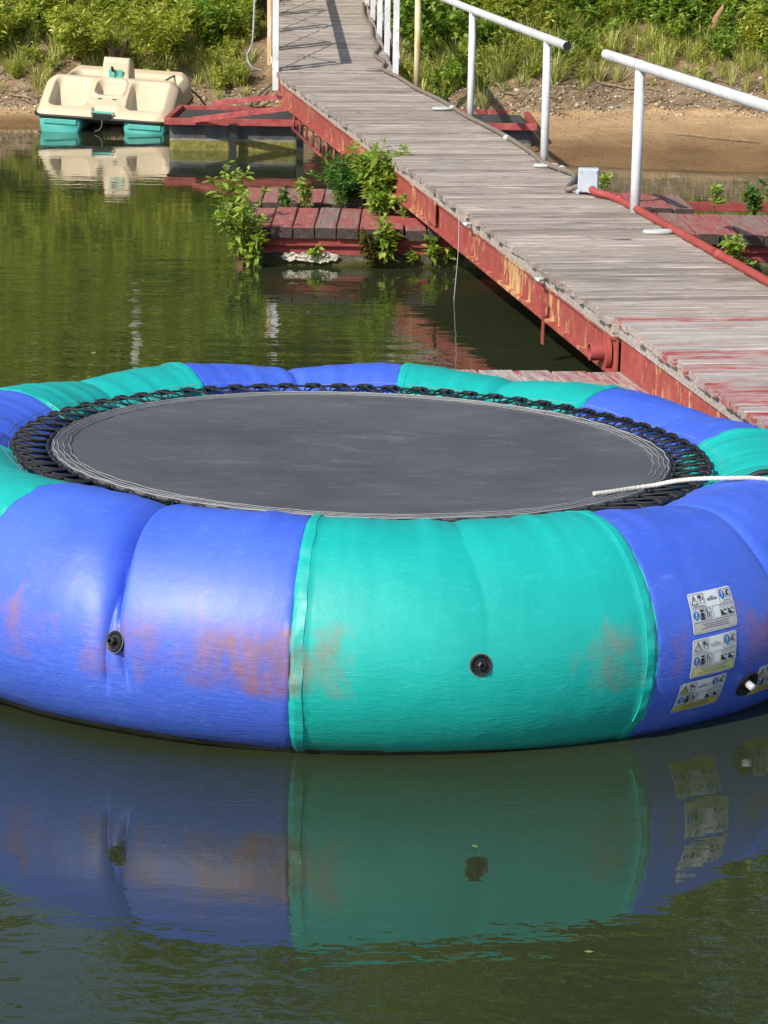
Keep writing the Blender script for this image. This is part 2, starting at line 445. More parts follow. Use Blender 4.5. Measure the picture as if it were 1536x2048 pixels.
M['labelpale'] = mat_plain('sticker_faded_yellow', (.46, .46, .22), .4, .1, 8, 0)
M['labelgrey'] = mat_plain('sticker_grey_panel', (.40, .38, .37), .4, .1, 8, 0)
M['ink'] = mat_plain('sticker_black_ink', (.015, .015, .015), .5, .1, 8, 0)
M['inkgrey'] = mat_plain('sticker_grey_print', (.16, .16, .17), .5, .1, 8, 0)
M['inkblue'] = mat_plain('sticker_blue_ink', (.012, .12, .40), .4, .1, 8, 0)
M['rope'] = mat_plain('white_braided_rope', (.62, .59, .50), .85, .2, 90, .004)
M['bluerope'] = mat_plain('faded_blue_rope', (.34, .38, .42), .85, .3, 60, .003)
M['darkrope'] = mat_plain('dark_mooring_rope', (.07, .075, .08), .85, .3, 60, .003)
M['water'] = mat_water(); M['ground'] = mat_ground()
M['leafA'] = mat_leaf('lance_leaf', [(115, 132, 51), (147, 164, 67), (178, 187, 86), (212, 212, 121)])
M['leafB'] = mat_leaf('broad_leaf', [(90, 123, 50), (117, 151, 64), (144, 172, 75), (177, 192, 98)])
M['leafC'] = mat_leaf('bright_weed_leaf', [(112, 142, 52), (136, 164, 66), (158, 182, 80), (184, 198, 112)])
M['leafD'] = mat_leaf('fern_leaf', [(66, 110, 52), (85, 129, 61), (110, 151, 72)])
M['leafR'] = mat_leaf('bronze_leaf', [(70, 74, 34), (96, 92, 44), (110, 84, 50)])
M['grass'] = mat_leaf('grass_blade', [(122, 141, 63), (151, 165, 82), (180, 182, 111), (204, 192, 139)], .3)
M['leafT'] = mat_leaf('tree_leaf', [(101, 124, 49), (131, 152, 64), (163, 178, 84)], .3)
M['bark'] = mat_bark(); M['stem'] = mat_bark('green_stem', (80, 92, 40), (120, 124, 60)); M['root'] = mat_bark('grey_root', (84, 72, 58), (150, 132, 108))
M['cream'] = mat_plastic('cream_boat_plastic', (200, 182, 152), .5, (170, 140, 104), .25)
M['teal'] = mat_plastic('teal_boat_plastic', (84, 176, 164), .45, (110, 130, 100), .25)
M['greyplastic'] = mat_plastic('grey_box_plastic', (172, 180, 190), .5, (130, 126, 116), .3)
M['hose'] = mat_plastic('grey_brown_hose', (122, 112, 100), .6, (90, 80, 70), .4)
M['conduit'] = mat_plastic('red_conduit', (156, 66, 60), .55, (150, 116, 102), .5)
M['cleat'] = mat_plastic('pale_cleat', (176, 180, 176), .5, (150, 140, 124), .4)
M['metal'] = mat_plain('dull_zinc', (.42, .43, .43), .4, .2, 30, .001)
M['pontoon'] = mat_float_black(); M['foam'] = mat_foam()
M['blacktop'] = mat_plain('grey_black_pontoon_lid', (.05, .05, .052), .6, .45, 8, .004)
M['whitefoam'] = mat_plain('chipped_white_foam', (.62, .58, .46), .9, .3, 24, .03)
M['stone'] = mat_plain('bank_stone', (.36, .32, .26), .9, .45, 9, .01)
M['drybrown'] = mat_bark('dry_wood', (112, 86, 62), (178, 146, 112))
M['twig'] = mat_bark('dead_twig', (92, 78, 62), (164, 146, 122))

# ------------------------------------------------------------------ ground and water
def shore(x):
    return np.interp(x, [-60, -12, -5.4, -3.2, -1.8, -0.2, 1.0, 2.0, 4.6, 10, 60], [34.5, 35.6, 36.2, 37.4, 37.5, 35.6, 33.2, 32.1, 31.5, 30.6, 29])
def sandw(x):
    return np.interp(x, [-6, -3.2, -1.5, 0, 1.5, 3, 10], [1.9, 1.0, .25, .9, 2.6, 3.7, 3.9])
def terr(x, y):
    x = np.asarray(x, float); y = np.asarray(y, float)
    s = y - shore(x) + .35*(fbm(x*.9, y*.2 + 40, 3) - .45)
    w = sandw(x) + .5*(fbm(x*1.3 + 9, y*.1, 3) - .45)
    k = np.clip(s - w, 0, None)
    slope = np.where(k < 4.6, .5*k, 2.3 + .13*(k - 4.6))
    z = np.where(s < 0, np.maximum(.14*s, -1.6), .11*np.minimum(s, w) + slope)
    z = z + sst(0, .5, k)*(.30*(fbm(x*1.1, y*1.1, 4) - .47) + .10*(fbm(x*4.2, y*4.2, 3) - .44))
    z = z + sst(0, .12, k)*.07*vnoise(x*2.6, y*.5) * (1 - sst(.4, .9, k))
    z = z + .025*(fbm(x*2, y*2, 3) - .45)*sst(0, .4, s)
    zg = 0.86 + .055*(y - 31.8)                       # stay below the gangway
    near = sst(2.4, 1.0, np.abs(x + 1.0 - .02*(38 - y))) * sst(44, 41, y)
    return np.where(z > zg, z*(1-near) + zg*near, z)

def build_terrain():
    xs = np.unique(np.concatenate([np.linspace(-200, -14, 24), np.linspace(-14, 14, 340), np.linspace(14, 200, 24)]))
    ys = np.unique(np.concatenate([np.linspace(-200, 28, 30), np.linspace(28, 46, 260), np.linspace(46, 80, 40), np.linspace(80, 260, 16)]))
    X, Yg = np.meshgrid(xs, ys); Zt = terr(X, Yg)
    V = np.stack([X, Yg, Zt], -1).reshape(-1, 3); nx, ny = len(xs), len(ys)
    i = np.arange(ny-1)[:, None]*nx + np.arange(nx-1)[None]
    F = np.stack([i, i+1, i+nx+1, i+nx], -1).reshape(-1, 4)
    me = np_mesh('bank_ground', V, F); me.polygons.foreach_set('use_smooth', [True]*len(me.polygons))
    s = X - X + Yg - shore(X); w = sandw(X); k = np.clip(s - w, 0, None)
    b = np.clip(s/np.maximum(w, .5), 0, 1)*1.0 + sst(-.15, .25, s - w) + sst(1.0, 2.6, k)
    a = me.attributes.new('bank', 'FLOAT', 'POINT'); a.data.foreach_set('value', b.ravel().astype(np.float32))
    mk('ground', me, M['ground'], kind='structure')
build_terrain()
wb = MB(); wb.v = [(-200, -200, 0), (200, -200, 0), (200, 41, 0), (-200, 41, 0)]; wb.f = [(0, 1, 2, 3)]
wb.build('water', M['water'], kind='structure')

# ------------------------------------------------------------------ gangway and dock
def lerp(a, b, t): return Vector(a)*(1-t) + Vector(b)*t
HL = Vector((1.385, 15.87, .57)); FL = Vector((-1.345, 31.85, 1.06)); AL_ = Vector((-1.86, 42.2, 1.64)); CN = Vector((2.42, 9.6, .46))
W = 1.34
def frame(a, b):
    d = (b - a); L = d.length; d.normalize(); sdv = d.cross(Vector((0, 0, 1))).normalized(); up = sdv.cross(d)
    return d, sdv, up, L
PLW, PLT = .14, .044
def plank_meshes(n, length, mat, width=PLW, th=PLT, gap=.008):
    out = []
    for k in range(n):
        m = MB(); w = width - gap - rnd.random()*.010; L = length
        nseg = 6; rings = []
        for i in range(nseg + 1):
            x = -L/2 + L*i/nseg; dz = (rnd.random()-.5)*.005; dy = (rnd.random()-.5)*.004
            e = .004
            rings.append([(x, -w/2+dy, -th/2), (x, w/2+dy, -th/2), (x, w/2+dy, th/2-e+dz), (x, w/2-e+dy, th/2+dz), (x, -w/2+e+dy, th/2+dz), (x, -w/2+dy, th/2-e+dz)])
        m.quadstrip(rings); me = m.mesh('plank'); me.materials.append(mat); out.append(me)
    return out
def lay_planks(parent, a, b, meshes_at, width, side_off=0.0, pitch=PLW, jit=.022, start=0.0, zj=.004):
    d, sdv, up, L = frame(a, b); n = int((L - start)/pitch)
    base = Matrix((sdv, -d, up)).transposed() if False else Matrix((sdv, d, up)).transposed()
    for i in range(n):
        me = meshes_at(i, n)
        o = bpy.data.objects.new('plank', me); COL.objects.link(o); o.parent = parent
        p = a + d*(start + (i+.5)*pitch) + sdv*(width/2 + side_off + (rnd.random()-.5)*2*jit) + up*((rnd.random()-.5)*2*zj)
        r = base @ Matrix.Rotation((rnd.random()-.5)*.006, 3, 'Z') @ Matrix.Rotation((rnd.random()-.5)*.004, 3, 'X')
        if rnd.random() < .5: r = r @ Matrix.Rotation(PI, 3, 'Z')
        o.matrix_local = Matrix.Translation(p) @ r.to_4x4()
    return d, sdv, up, L

wp = plank_meshes(6, W + .05, M['wood']); rp = plank_meshes(5, W + .05, M['redworn']); pp = plank_meshes(3, W + .05, M['redpaler'])

def beam(parent, a, b, off_side, top, h, th, mat, name='side_beam', flange=True):
    """steel channel below the deck along a-b, off_side from left edge"""
    d, sdv, up, L = frame(a, b); m = MB(); o = sdv*off_side
    m.bar(a + o + up*(top - h/2), b + o + up*(top - h/2), th, h, up)
    if flange:
        m.bar(a + o - sdv*.022 + up*(top - h + .012), b + o - sdv*.022 + up*(top - h + .012), .06, .024, up)
        m.bar(a + o - sdv*.012 + up*(top - .009), b + o - sdv*.012 + up*(top - .009), .04, .018, up)
    return m.build(name, mat, parent, bevel=.003)

# --- middle gangway
gB = empty('gangway', (0, 0, 0), label='long grey plank gangway with rust-patched red side beam between hinge and bank', cat='gangway')
lay_planks(gB, HL, FL, lambda i, n: wp[rnd.randrange(6)], W)
d, sdv, up, L = frame(HL, FL)
for so in (.03, W - .03):
    MB().bar(HL + sdv*so + up*(-PLT/2 - .042), FL + sdv*so + up*(-PLT/2 - .042), .05, .08, up).build('edge_board', M['wood'], gB, bevel=.004)
    beam(gB, HL, FL, so + (.012 if so < .5 else -.012), -PLT/2 - .083, .235, .02, M['steel'])
m = MB()
for k in range(8): m.bar(HL + d*(1 + 2*k) + sdv*.05 + up*-.2, HL + d*(1 + 2*k) + sdv*(W-.05) + up*-.2, .06, .1, up)
m.build('cross_beam', M['redplain'], gB)
# lower truss under the far half
for so in (.06, W - .06):
    m = MB(); a0 = HL + d*10.9 + sdv*so + up*-.62; a1 = HL + d*15.5 + sdv*so + up*-.56
    m.tube([a0, a1], .017, 8); 
    m.build('truss_chord', M['redplain'], gB, smooth=True)
    for k in range(9):
        q = HL + d*(11.0 + k*.54) + sdv*so
        MB().tube([q + up*-.31, q + up*-.60], .014, 8).build('truss_rod', M['redplain'], gB, smooth=True)
# hanging tab, gusset, hinge barrel
q = HL + d*1.8 + sdv*(-.012)
MB().bar(q + up*-.20, q + up*-.50, .055, .012, sdv).build('hanger_tab', M['redplain'], gB, bevel=.003)
q = HL + d*6.1 + sdv*(-.004)
MB().box(q + up*-.20, (.012, .42, .20), Matrix((sdv, d, up)).transposed()).build('gusset_plate', M['steel'], gB, bevel=.004)
q = HL + d*.16 + up*-.225 + sdv*.0
m = MB(); Mh = Matrix.Translation(q) @ Matrix((d, up, -sdv)).transposed().to_4x4()
m.lathe([(.056, -.10), (.056, .095), (.047, .095), (.047, .02), (.0, .02)], Mh, 24)
m.build('hinge_barrel', M['redplain'], gB, smooth=False); autosmooth(gB.children[-1].data)
m = MB(); m.lathe([(.0, -.02), (.118, -.02), (.118, .008), (.0, .008)], Mh, 28); m.build('hinge_flange', M['steel'], gB); autosmooth(gB.children[-1].data)
for yb in (1.85, 4.4):
    q = HL + d*yb + sdv*.0 + up*-.055
    m = MB(); m.tube([q + sdv*.02, q - sdv*.06], .014, 8); m.tube([q - sdv*.05 - d*.06, q - sdv*.055 + d*.06], .016, 8)
    m.build('eye_bolt', M['metal'], gB, smooth=True)

def at_deck(a, b, yv, side, dz=0):
    d, sdv, up, L = frame(a, b); p0 = a + sdv*side; t = (yv - p0.y)/d.y
    return p0 + d*t + up*(PLT/2 + dz)
# right railing of the middle gangway
RS = W + .0
def post(parent, p, h, r, mat='white', lean=0.0, below=.22):
    MB().tube([p - Vector((0, 0, below)), p + Vector((lean, 0, h))], r, 14).build('post', M[mat], parent, smooth=True)
ys = [23.75, 27.4, 31.1]
tops = []
for i, yv in enumerate(ys):
    p = at_deck(HL, FL, yv, (1.345, 1.40, 1.50)[i]); post(gB, p, 1.06, .036, 'rusty' if i == 2 else 'white'); tops.append(p + Vector((0, 0, 1.085)))
def pipe(name, pts, r, mat, parent, hollow=True):
    m = MB(); m.tube(pts, r, 18, cap=False)
    a, b = Vector(pts[0]), Vector(pts[-1]); 
    o = m.build(name, mat, parent, smooth=True); return o
e0 = tops[0] + (tops[0] - tops[1]).normalized()*.82
pipe('handrail', [e0, tops[0], tops[1]], .04, M['white'], gB)
pipe('handrail', [tops[1] + (tops[2]-tops[1]).normalized()*.004, tops[2], tops[2] + (tops[2]-tops[1]).normalized()*.55], .039, M['white'], gB)
m = MB(); dd = (tops[2]-tops[1]).normalized(); m.tube([tops[1] - dd*.02, tops[1] + dd*.02], .042, 18); m.build('rail_collar', M['white'], gB, smooth=True)
m = MB(); dd = (tops[0]-tops[1]).normalized(); m.tube([e0 - dd*.03, e0 - dd*.003], .0395, 18); m.build('rail_bore_shade', M['rubber'], gB)  # black plug stands for the shade inside the open rail end
p1 = at_deck(HL, FL, 20.5, 1.325); p2 = at_deck(HL, FL, 16.9, 1.40)
post(gB, p1, 1.10, .04); post(gB, p2, 1.10, .04)
t1, t2 = p1 + Vector((0, 0, 1.14)), p2 + Vector((0, 0, 1.14)); dd = (t2 - t1).normalized()
pipe('handrail', [t1 - dd*1.0, t1], .042, M['white'], gB, False); pipe('handrail', [t1 + dd*.01, t2, t2 + dd*1.2], .042, M['white'], gB, False)
m = MB(); m.tube([t1 - dd*.02, t1 + dd*.025], .0445, 18); m.build('rail_collar', M['white'], gB, smooth=True)
m = MB(); m.lathe([(.042, 0), (.034, .014), (.015, .022), (0, .024)], Matrix.Translation(t1 - dd*1.0) @ (-dd).to_track_quat('Z', 'Y').to_matrix().to_4x4(), 18); m.build('rail_cap', M['white'], gB, smooth=True)

# --- upper gangway to the bank
gA = empty('gangway', (0, 0, 0), label='upper grey plank gangway with white braced railings climbing the bank', cat='gangway')
WA = 1.40
wpa = plank_meshes(5, WA + .03, M['wood'])
A0 = FL + Vector((-.02, .02, .0))
lay_planks(gA, A0, AL_, lambda i, n: wpa[rnd.randrange(5)], WA, jit=.008)
dA, sA, uA, LA = frame(A0, AL_)
for so in (.03, WA - .03): beam(gA, A0, AL_, so, -PLT/2 - .003, .20, .02, M['redplain'])
for side, pr_ in ((-.03, 'L'), (WA + .03, 'R')):
    bot = []; tp = []
    for k in range(5):
        p = A0 + dA*(.16 + k*2.35) + sA*side + uA*.02
        MB().box(p + Vector((0, 0, .43)), (.075, .075, 1.32), None).build('post', M['rusty' if (pr_ == 'L' and k % 2 == 1) else 'white'], gA, bevel=.006)
        bot.append(p + Vector((0, 0, .06))); tp.append(p + Vector((0, 0, 1.10)))
    MB().bar(tp[0] - dA*.04, tp[-1], .09, .07).build('handrail', M['white'], gA, bevel=.006)
    sg = 1 if pr_ == 'R' else -1
    for k in range(4):
        MB().tube([bot[k] + sA*.05*sg + uA*.04, tp[k+1] + sA*.05*sg - uA*.06], .011, 8).build('brace_rod', M['white'], gA, smooth=True)
        MB().tube([tp[k] + sA*.062*sg - uA*.06, bot[k+1] + sA*.062*sg + uA*.04], .008, 8).build('brace_rod', M['white'], gA, smooth=True)
    if pr_ == 'L':
        for k in range(4):
            q = A0 + dA*(.35 + k*2.35) + sA*(side - .075)
            MB().box(q + Vector((0, 0, .55)), (.05, .14, .95)).build('side_board', M['rusty'], gA, bevel=.005)

# --- near dock section
gC = empty('dock', (0, 0, 0), label='near dock section with peeling red boards and yellow-patched red side beam', cat='dock')
C0 = HL + Vector((.035, -.05, .008))
lay_planks(gC, C0, CN, lambda i, n: (pp[rnd.randrange(3)] if (i < 11 and rnd.random() < .8) else rp[rnd.randrange(5)]), -W, side_off=0.0, jit=.02)
dC, sC, uC, LC = frame(C0, CN)           # sC points left of travel: deck lies at -sC
for so in (.03, W - .03):
    MB().bar(C0 - sC*so + uC*(-PLT/2 - .042), CN - sC*so + uC*(-PLT/2 - .042), .05, .08, uC).build('edge_board', M['redpaler'], gC, bevel=.004)
    beam(gC, C0, CN, -so - .005, -PLT/2 - .083, .24, .022, M['steel'], flange=False)
# --- low dock beside the hinge
lowd = empty('low_dock', (0, 0, 0), label='low red plank platform at water level under the gangway hinge', cat='dock')
bw = .225
lm = []
for k in range(3):
    m = MB(); L2 = 2.15; w2 = bw - .012
    m.quadstrip([[(x, -w2/2, -.022), (x, w2/2, -.022), (x, w2/2, .018), (x, w2/2-.004, .022), (x, -w2/2+.004, .022), (x, -w2/2, .018)] for x in (-L2/2, 0, L2/2)])
    me = m.mesh('plank'); me.materials.append(M['redworn']); lm.append(me)
ang = math.atan2(dC.y, dC.x)
for i in range(16):
    o = bpy.data.objects.new('plank', lm[i % 3]); COL.objects.link(o); o.parent = lowd
    x = .22 + i*bw
    far = 15.82 + .02*(rnd.random()-.5)
    c = Vector((x, far, .235)) + Vector((dC.x, dC.y, 0)).normalized()*1.075
    o.location = c + Vector((0, 0, (rnd.random()-.5)*.006)); o.rotation_euler = (0, 0, ang + (rnd.random()-.5)*.01)
for yy in (15.6, 14.3):
    MB().bar((.12 + (15.82-yy)*.16, yy, .165), (3.7, yy, .165), .06, .09).build('joist', M['redfascia'], lowd)
MB().box((2.1, 14.9, -.03), (3.3, 1.6, .28)).build('float_block', M['foam'], lowd, bevel=.03)

# --- red plank float under the gangway
fl = empty('plank_float', (0, 0, 0), label='red plank float overgrown with weeds crossing under the grey gangway', cat='float')
def plank_row(y0, y1, x0, x1, z, skip=()):
    L2 = y1 - y0; ms = []
    for k in range(3):
        m = MB(); w2 = .182
        m.quadstrip([[(x, -w2/2, -.045), (x, w2/2, -.045), (x, w2/2, .038), (x, w2/2-.007, .045), (x, -w2/2+.007, .045), (x, -w2/2, .038)] for x in (-L2/2, -L2/6, L2/6, L2/2)])
        me = m.mesh('plank'); me.materials.append(M['redwood']); me.materials.append(M['endgrain']); me.polygons[-1].material_index = 1; me.polygons[-2].material_index = 1; ms.append(me)
    n = int((x1 - x0)/.194)
    for i in range(n):
        if i in skip: continue
        o = bpy.data.objects.new('plank', ms[i % 3]); COL.objects.link(o); o.parent = fl
        o.location = (x0 + (i+.5)*.194, (y0+y1)/2 + (rnd.random()-.5)*.05, z + (rnd.random()-.5)*.014)
        o.rotation_euler = ((rnd.random()-.5)*.03, (rnd.random()-.5)*.012, PI/2 + (rnd.random()-.5)*.02)
plank_row(22.42, 23.98, -1.22, 3.9, .285)
plank_row(24.42, 25.75, -1.40, 3.05, .285)
for (y, z, h, ins) in ((22.50, .205, .075, 0), (22.54, .125, .085, .03), (24.22, .20, .09, 0), (25.85, .20, .09, 0)):
    MB().bar((-1.2 + ins, y, z), (3.85, y, z), .07, h).build('fascia_board', M['redfascia'], fl, bevel=.006)
MB().bar((-1.16, 22.55, .17), (-1.32, 25.9, .17), .06, .12).build('fascia_board', M['redwood'], fl, bevel=.006)
# lumpy foam float block
xs = np.linspace(-1.2, 3.85, 70); prof = [(-.10, 22.52), (-.02, 22.47), (.03, 22.46), (.07, 22.48), (.10, 22.5), (.115, 22.6), (.115, 25.8), (-.1, 25.9)]
rings = []
for x in xs:
    rings.append([(x, y + (.06*(vnoise(x*5 + j*3.1, j*1.7)-.5) if j < 5 else 0), z + .03*(vnoise(x*4+j, 7.7)-.5)) for j, (z, y) in enumerate(prof)])
m = MB(); m.quadstrip(rings); m.build('float_block', M['foam'], fl, smooth=True)
m = MB(); rings = []
for x in np.linspace(-.93, -.42, 26):
    e = (math.sin(PI*(x+.93)/.51)**.35)*(.55 + .8*vnoise(x*22, 1.3)) if -.929 < x < -.421 else .05
    rings.append([(x, 22.455 - .05*e*vnoise(x*60, k*3.3), .078 + (k/6-.5)*.085*e + .02*(vnoise(x*35, k*5.1)-.5)) for k in range(7)])
m.quadstrip(rings, closed=False); m.build('foam_patch', M['whitefoam'], fl)
m = MB(); m.bar((-1.3, 22.75, .12), (-1.36, 24.2, .10), .05, .3); m.build('corner_board', M['redwood'], fl)

# --- black pontoon with red frame under the gangway's far end
pt = empty('pontoon', (0, 0, 0), label='black plastic pontoon in a red steel frame under the gangway by shore', cat='pontoon')
for (x0, x1) in ((-2.82, -2.0), (-1.98, -1.16), (.2, .98), (1.0, 1.82)):
    m = MB(); m.box(((x0+x1)/2, 34.35, .10), (x1-x0-.02, 2.1, .50)); m.build('float_tank', M['pontoon'], pt, bevel=.05)
for (x0, x1) in ((-2.78, -1.2), (.2, 1.78)):
    MB().box(((x0+x1)/2, 34.3, .362), (x1-x0-.06, 1.96, .02)).build('lid_panel', M['blacktop'], pt, bevel=.004)
for y in (33.2, 35.42): MB().bar((-2.86, y, .375), (1.86, y, .375), .07, .085).build('frame_rail', M['redplain'], pt, bevel=.004)
for x in (-2.83, 1.83): MB().bar((x, 33.2, .378), (x, 35.42, .378), .07, .08).build('frame_rail', M['redplain'], pt, bevel=.004)
MB().bar((-2.5, 33.12, .40), (-1.2, 32.55, .62), .03, .075).build('brace_bar', M['redplain'], pt, bevel=.004)
MB().bar((-2.4, 35.5, .44), (-1.25, 35.1, .60), .03, .07).build('brace_bar', M['redplain'], pt, bevel=.004)
for x in (-1.99, -1.14): MB().bar((x, 33.15, .36), (x, 33.15, -.5), .09, .05, (0, 1, 0)).build('frame_leg', M['rubber'], pt)

# --- things on the deck: junction box, conduit, hose, cleats
bx_ = at_deck(HL, FL, 21.5, 1.20)
jb = empty('junction_box', bx_, rot=(0, 0, -.1), label='grey plastic junction box at the deck edge by the white rail post', cat='box')
MB().box((0, 0, .115), (.17, .12, .20)).build('housing', M['greyplastic'], jb, bevel=.008)
MB().box((0, -.068, .115), (.155, .014, .185)).build('lid', M['greyplastic'], jb, bevel=.005)
for sx in (-1, 1):
    MB().box((sx*.085, -.02, .02), (.03, .05, .035)).build('mounting_ear', M['greyplastic'], jb, bevel=.003)
    for sz in (.04, .19): MB().lathe([(.0, 0), (.009, 0), (.009, .006), (0, .006)], Matrix.Translation((sx*.062, -.075, sz)) @ Matrix.Rotation(PI/2, 4, 'X'), 10).build('screw', M['metal'], jb)
MB().lathe([(.0, 0), (.032, 0), (.032, .03), (0, .03)], Matrix.Translation((.02, -.075, .05)) @ Matrix.Rotation(PI/2, 4, 'X'), 16).build('gland', M['cleat'], jb)
cp = [bx_ + Vector((.025, -.10, .05)), bx_ + Vector((.05, -.2, .035)), at_deck(HL, FL, 21.0, W - .02, .03)]
for yv in (19.5, 18.2, 16.4): cp.append(at_deck(HL, FL, yv, W - .01, .03))
cd = empty('conduit', (0, 0, 0), label='red conduit pipe running along the deck edge from the junction box', cat='pipe')
MB().tube(spline(cp, 6), .03, 12).build('pipe_run', M['conduit'], cd, smooth=True)
for yv in (21.0, 18.25):
    q = at_deck(HL, FL, yv, W - .012, .03); MB().tube([q - d*.06, q + d*.06], .036, 12).build('coupling', M['conduit'], cd, smooth=True)
hp = [bx_ + Vector((-.08, .03, .06)), bx_ + Vector((-.17, .1, .03))]
for yv, so in ((22.5, W-.02), (23.3, W-.10), (24.1, W-.04), (25.6, W+.0), (27.2, W-.03), (28.6, W-.0), (30.0, W-.04), (31.2, W-.01)): hp.append(at_deck(HL, FL, yv, so, .028))
for k, (t, so) in enumerate(((.3, WA-.12), (1.0, WA-.07), (1.9, WA-.16), (2.8, WA-.07), (4, WA-.1), (5.5, WA-.06), (7, WA-.1), (9, WA-.05))): hp.append(A0 + dA*t + sA*so + uA*.05)
hz = empty('hose', (0, 0, 0), label='grey brown hose snaking along the right edge of the gangway', cat='hose')
MB().tube(spline(hp, 7), .022, 10).build('hose_line', M['hose'], hz, smooth=True)
for yv in (22.9, 25.2, 27.9): 
    q = at_deck(HL, FL, yv, W - .03, .026); MB().tube([q - d*.02, q + d*.02], .034, 12).build('hose_clip', M['cleat'], hz, smooth=True)

def cleat(p, label, rz, mat='cleat'):
    c = empty('dock_cleat', p, (0, 0, rz), label=label, cat='cleat', group='oval cleats along the right deck edge')
    m = MB(); n = 28; rings = []
    for i in range(n + 1):
        a = 2*PI*i/n; rings.append([(math.cos(a)*(.095 + .026*math.cos(b)), math.sin(a)*(.05 + .024*math.cos(b)), .018 + .018*math.sin(b)) for b in [2*PI*j/8 for j in range(8)]])
    m.quadstrip(rings, True, False); m.build('rim', M[mat], c, smooth=True)
    MB().box((0, 0, .008), (.15, .05, .012)).build('base_plate', M[mat], c, bevel=.003)
    MB().tube([(-.03, -.04, .026), (-.03, .04, .026)], .009, 8).build('cross_bar', M[mat], c, smooth=True)
az = math.atan2(sdv.y, sdv.x)
cleat(at_deck(HL, FL, 19.35, W - .14, 0), 'pale oval cleat beside the red conduit, nearest to camera', az)
cleat(at_deck(HL, FL, 23.2, W - .10, 0), 'pale oval cleat at the foot of a white post above the hose bend', az + .1)
cleat(at_deck(HL, FL, 27.9, W - .13, 0), 'pale oval cleat in line with the black pontoon corner', az)
cleat(A0 + dA*.3 + sA*(WA - .2) + uA*.02, 'grey oval cleat at the foot of the upper gangway railing', az, 'hose')

# string hanging from the side beam
q = HL + d*4.75 - sdv*.03 + up*-.06
MB().tube(spline([q, q + Vector((0, -.02, -.25)), q + Vector((-.02, -.03, -.55)), q + Vector((-.03, -.03, -.70))], 6), .003, 6).build('string', M['bluerope'], None, smooth=True, label='thin pale string hanging from the gangway side beam into water', cat='string')

# ------------------------------------------------------------------ water trampoline
TX, TY, RC, TR, ZC, MZ, MR = -.115, 11.10, 1.78, .44, .355, .718, 1.345
TH0 = -5.7
tramp = empty('water_trampoline', (TX, TY, 0), (0, .02, 0), label='round blue and green inflatable water trampoline with dark grey mat', cat='trampoline')
CREASE = {9: .125, 0: .011, 1: .026, 2: .022, 3: .022, 4: .025, 5: .028, 6: .025, 7: .022, 8: .03}
def disp(th, ph):
    """th, ph in degrees (arrays); inward/outward offset of the tube wall"""
    u = (th - TH0)/36.0; k = np.floor(u).astype(int) % 10; fr = u - np.floor(u)
    dm = (fr - .5)*36*PI/180*2.1
    amp = np.vectorize(CREASE.get)(k)
    pw = (ph + 540) % 360 - 180                                   # -180..180
    ph2 = np.where(pw < -100, pw + 360, pw)                        # -100..260
    A = sst(-12, 62, ph2)*(1 - .5*sst(190, 250, ph2))
    wob = .018*np.sin(ph2*.06 + k*2.1)
    ad = np.abs(dm - wob)
    sg_ = dm - wob
    prof_ = np.where(k == 9, np.where(sg_ > 0, np.exp(-ad/.007), np.exp(-ad/.060)), np.exp(-ad/np.where(k == 0, .07, .035)))
    z = -amp*A*prof_ - np.where((k == 0) | (k == 9), .006, np.where((k == 1) | (k == 8), .018, .034))*A*np.exp(-(dm/.40)**2)
    # extra pinch beside the front blue valve
    z = z + np.where(k == 9, -.034*np.exp(-np.abs(dm - .035 + .0016*(ph2-10))/.013)*sst(-22, -6, ph2)*sst(52, 30, ph2), 0)
    z = z + np.where(k == 9, -.026*np.exp(-np.abs(dm + .010)/.014)*sst(-26, -12, ph2)*sst(40, 10, ph2), 0)
    # long soft folds that fan out from the inner edge
    f = (.5 + .5*np.sin(fr*2*PI*5.3 + k*1.7 + .012*ph2)) * (.5 + .5*np.sin(fr*2*PI*8.1 + k*.9))
    z = z + .007*f*sst(35, 120, ph2)*sst(0, .12, fr)*sst(1, .88, fr)
    n2 = fbm(fr*9 + k*11, ph2*.012 + k*3, 3) - .45
    z = z + .016*n2*(.35 + .65*sst(20, 110, ph2))
    z = z + np.where((k == 0) | (k == 9), .022, np.where((k == 1) | (k == 8), .012, 0))*sst(30, 85, ph2)*sst(170, 120, ph2)
    # welded seam: overlapping lip with puckers
    ds = fr*1.35
    lip = .0045*sst(.058, .050, ds)*sst(-.002, .004, ds)
    z = z + lip*np.where(k % 2 == 0, 1, 0) + np.where(k % 2 == 0, .0045*sst(.058, .050, 1.35-ds), 0)
    pk = .010*(vnoise(ph2*.16 + k*7, ds*9) - .5)
    z = z + pk*np.where(k % 2 == 0, sst(.11, .0, np.minimum(ds, 1.35-ds)), sst(.03, .0, np.minimum(ds, 1.35-ds)))
    z = z - .006*np.exp(-np.minimum(ds, 1.35-ds)/.006)
    return z
def surf(th, ph, off=0.0):
    th = np.asarray(th, float); ph = np.asarray(ph, float)
    r = TR + disp(th, ph) + off; t = np.radians(th); p = np.radians(ph)
    rr = RC + r*np.cos(p)
    return np.stack([rr*np.sin(t), -rr*np.cos(t), ZC + r*np.sin(p)], -1)

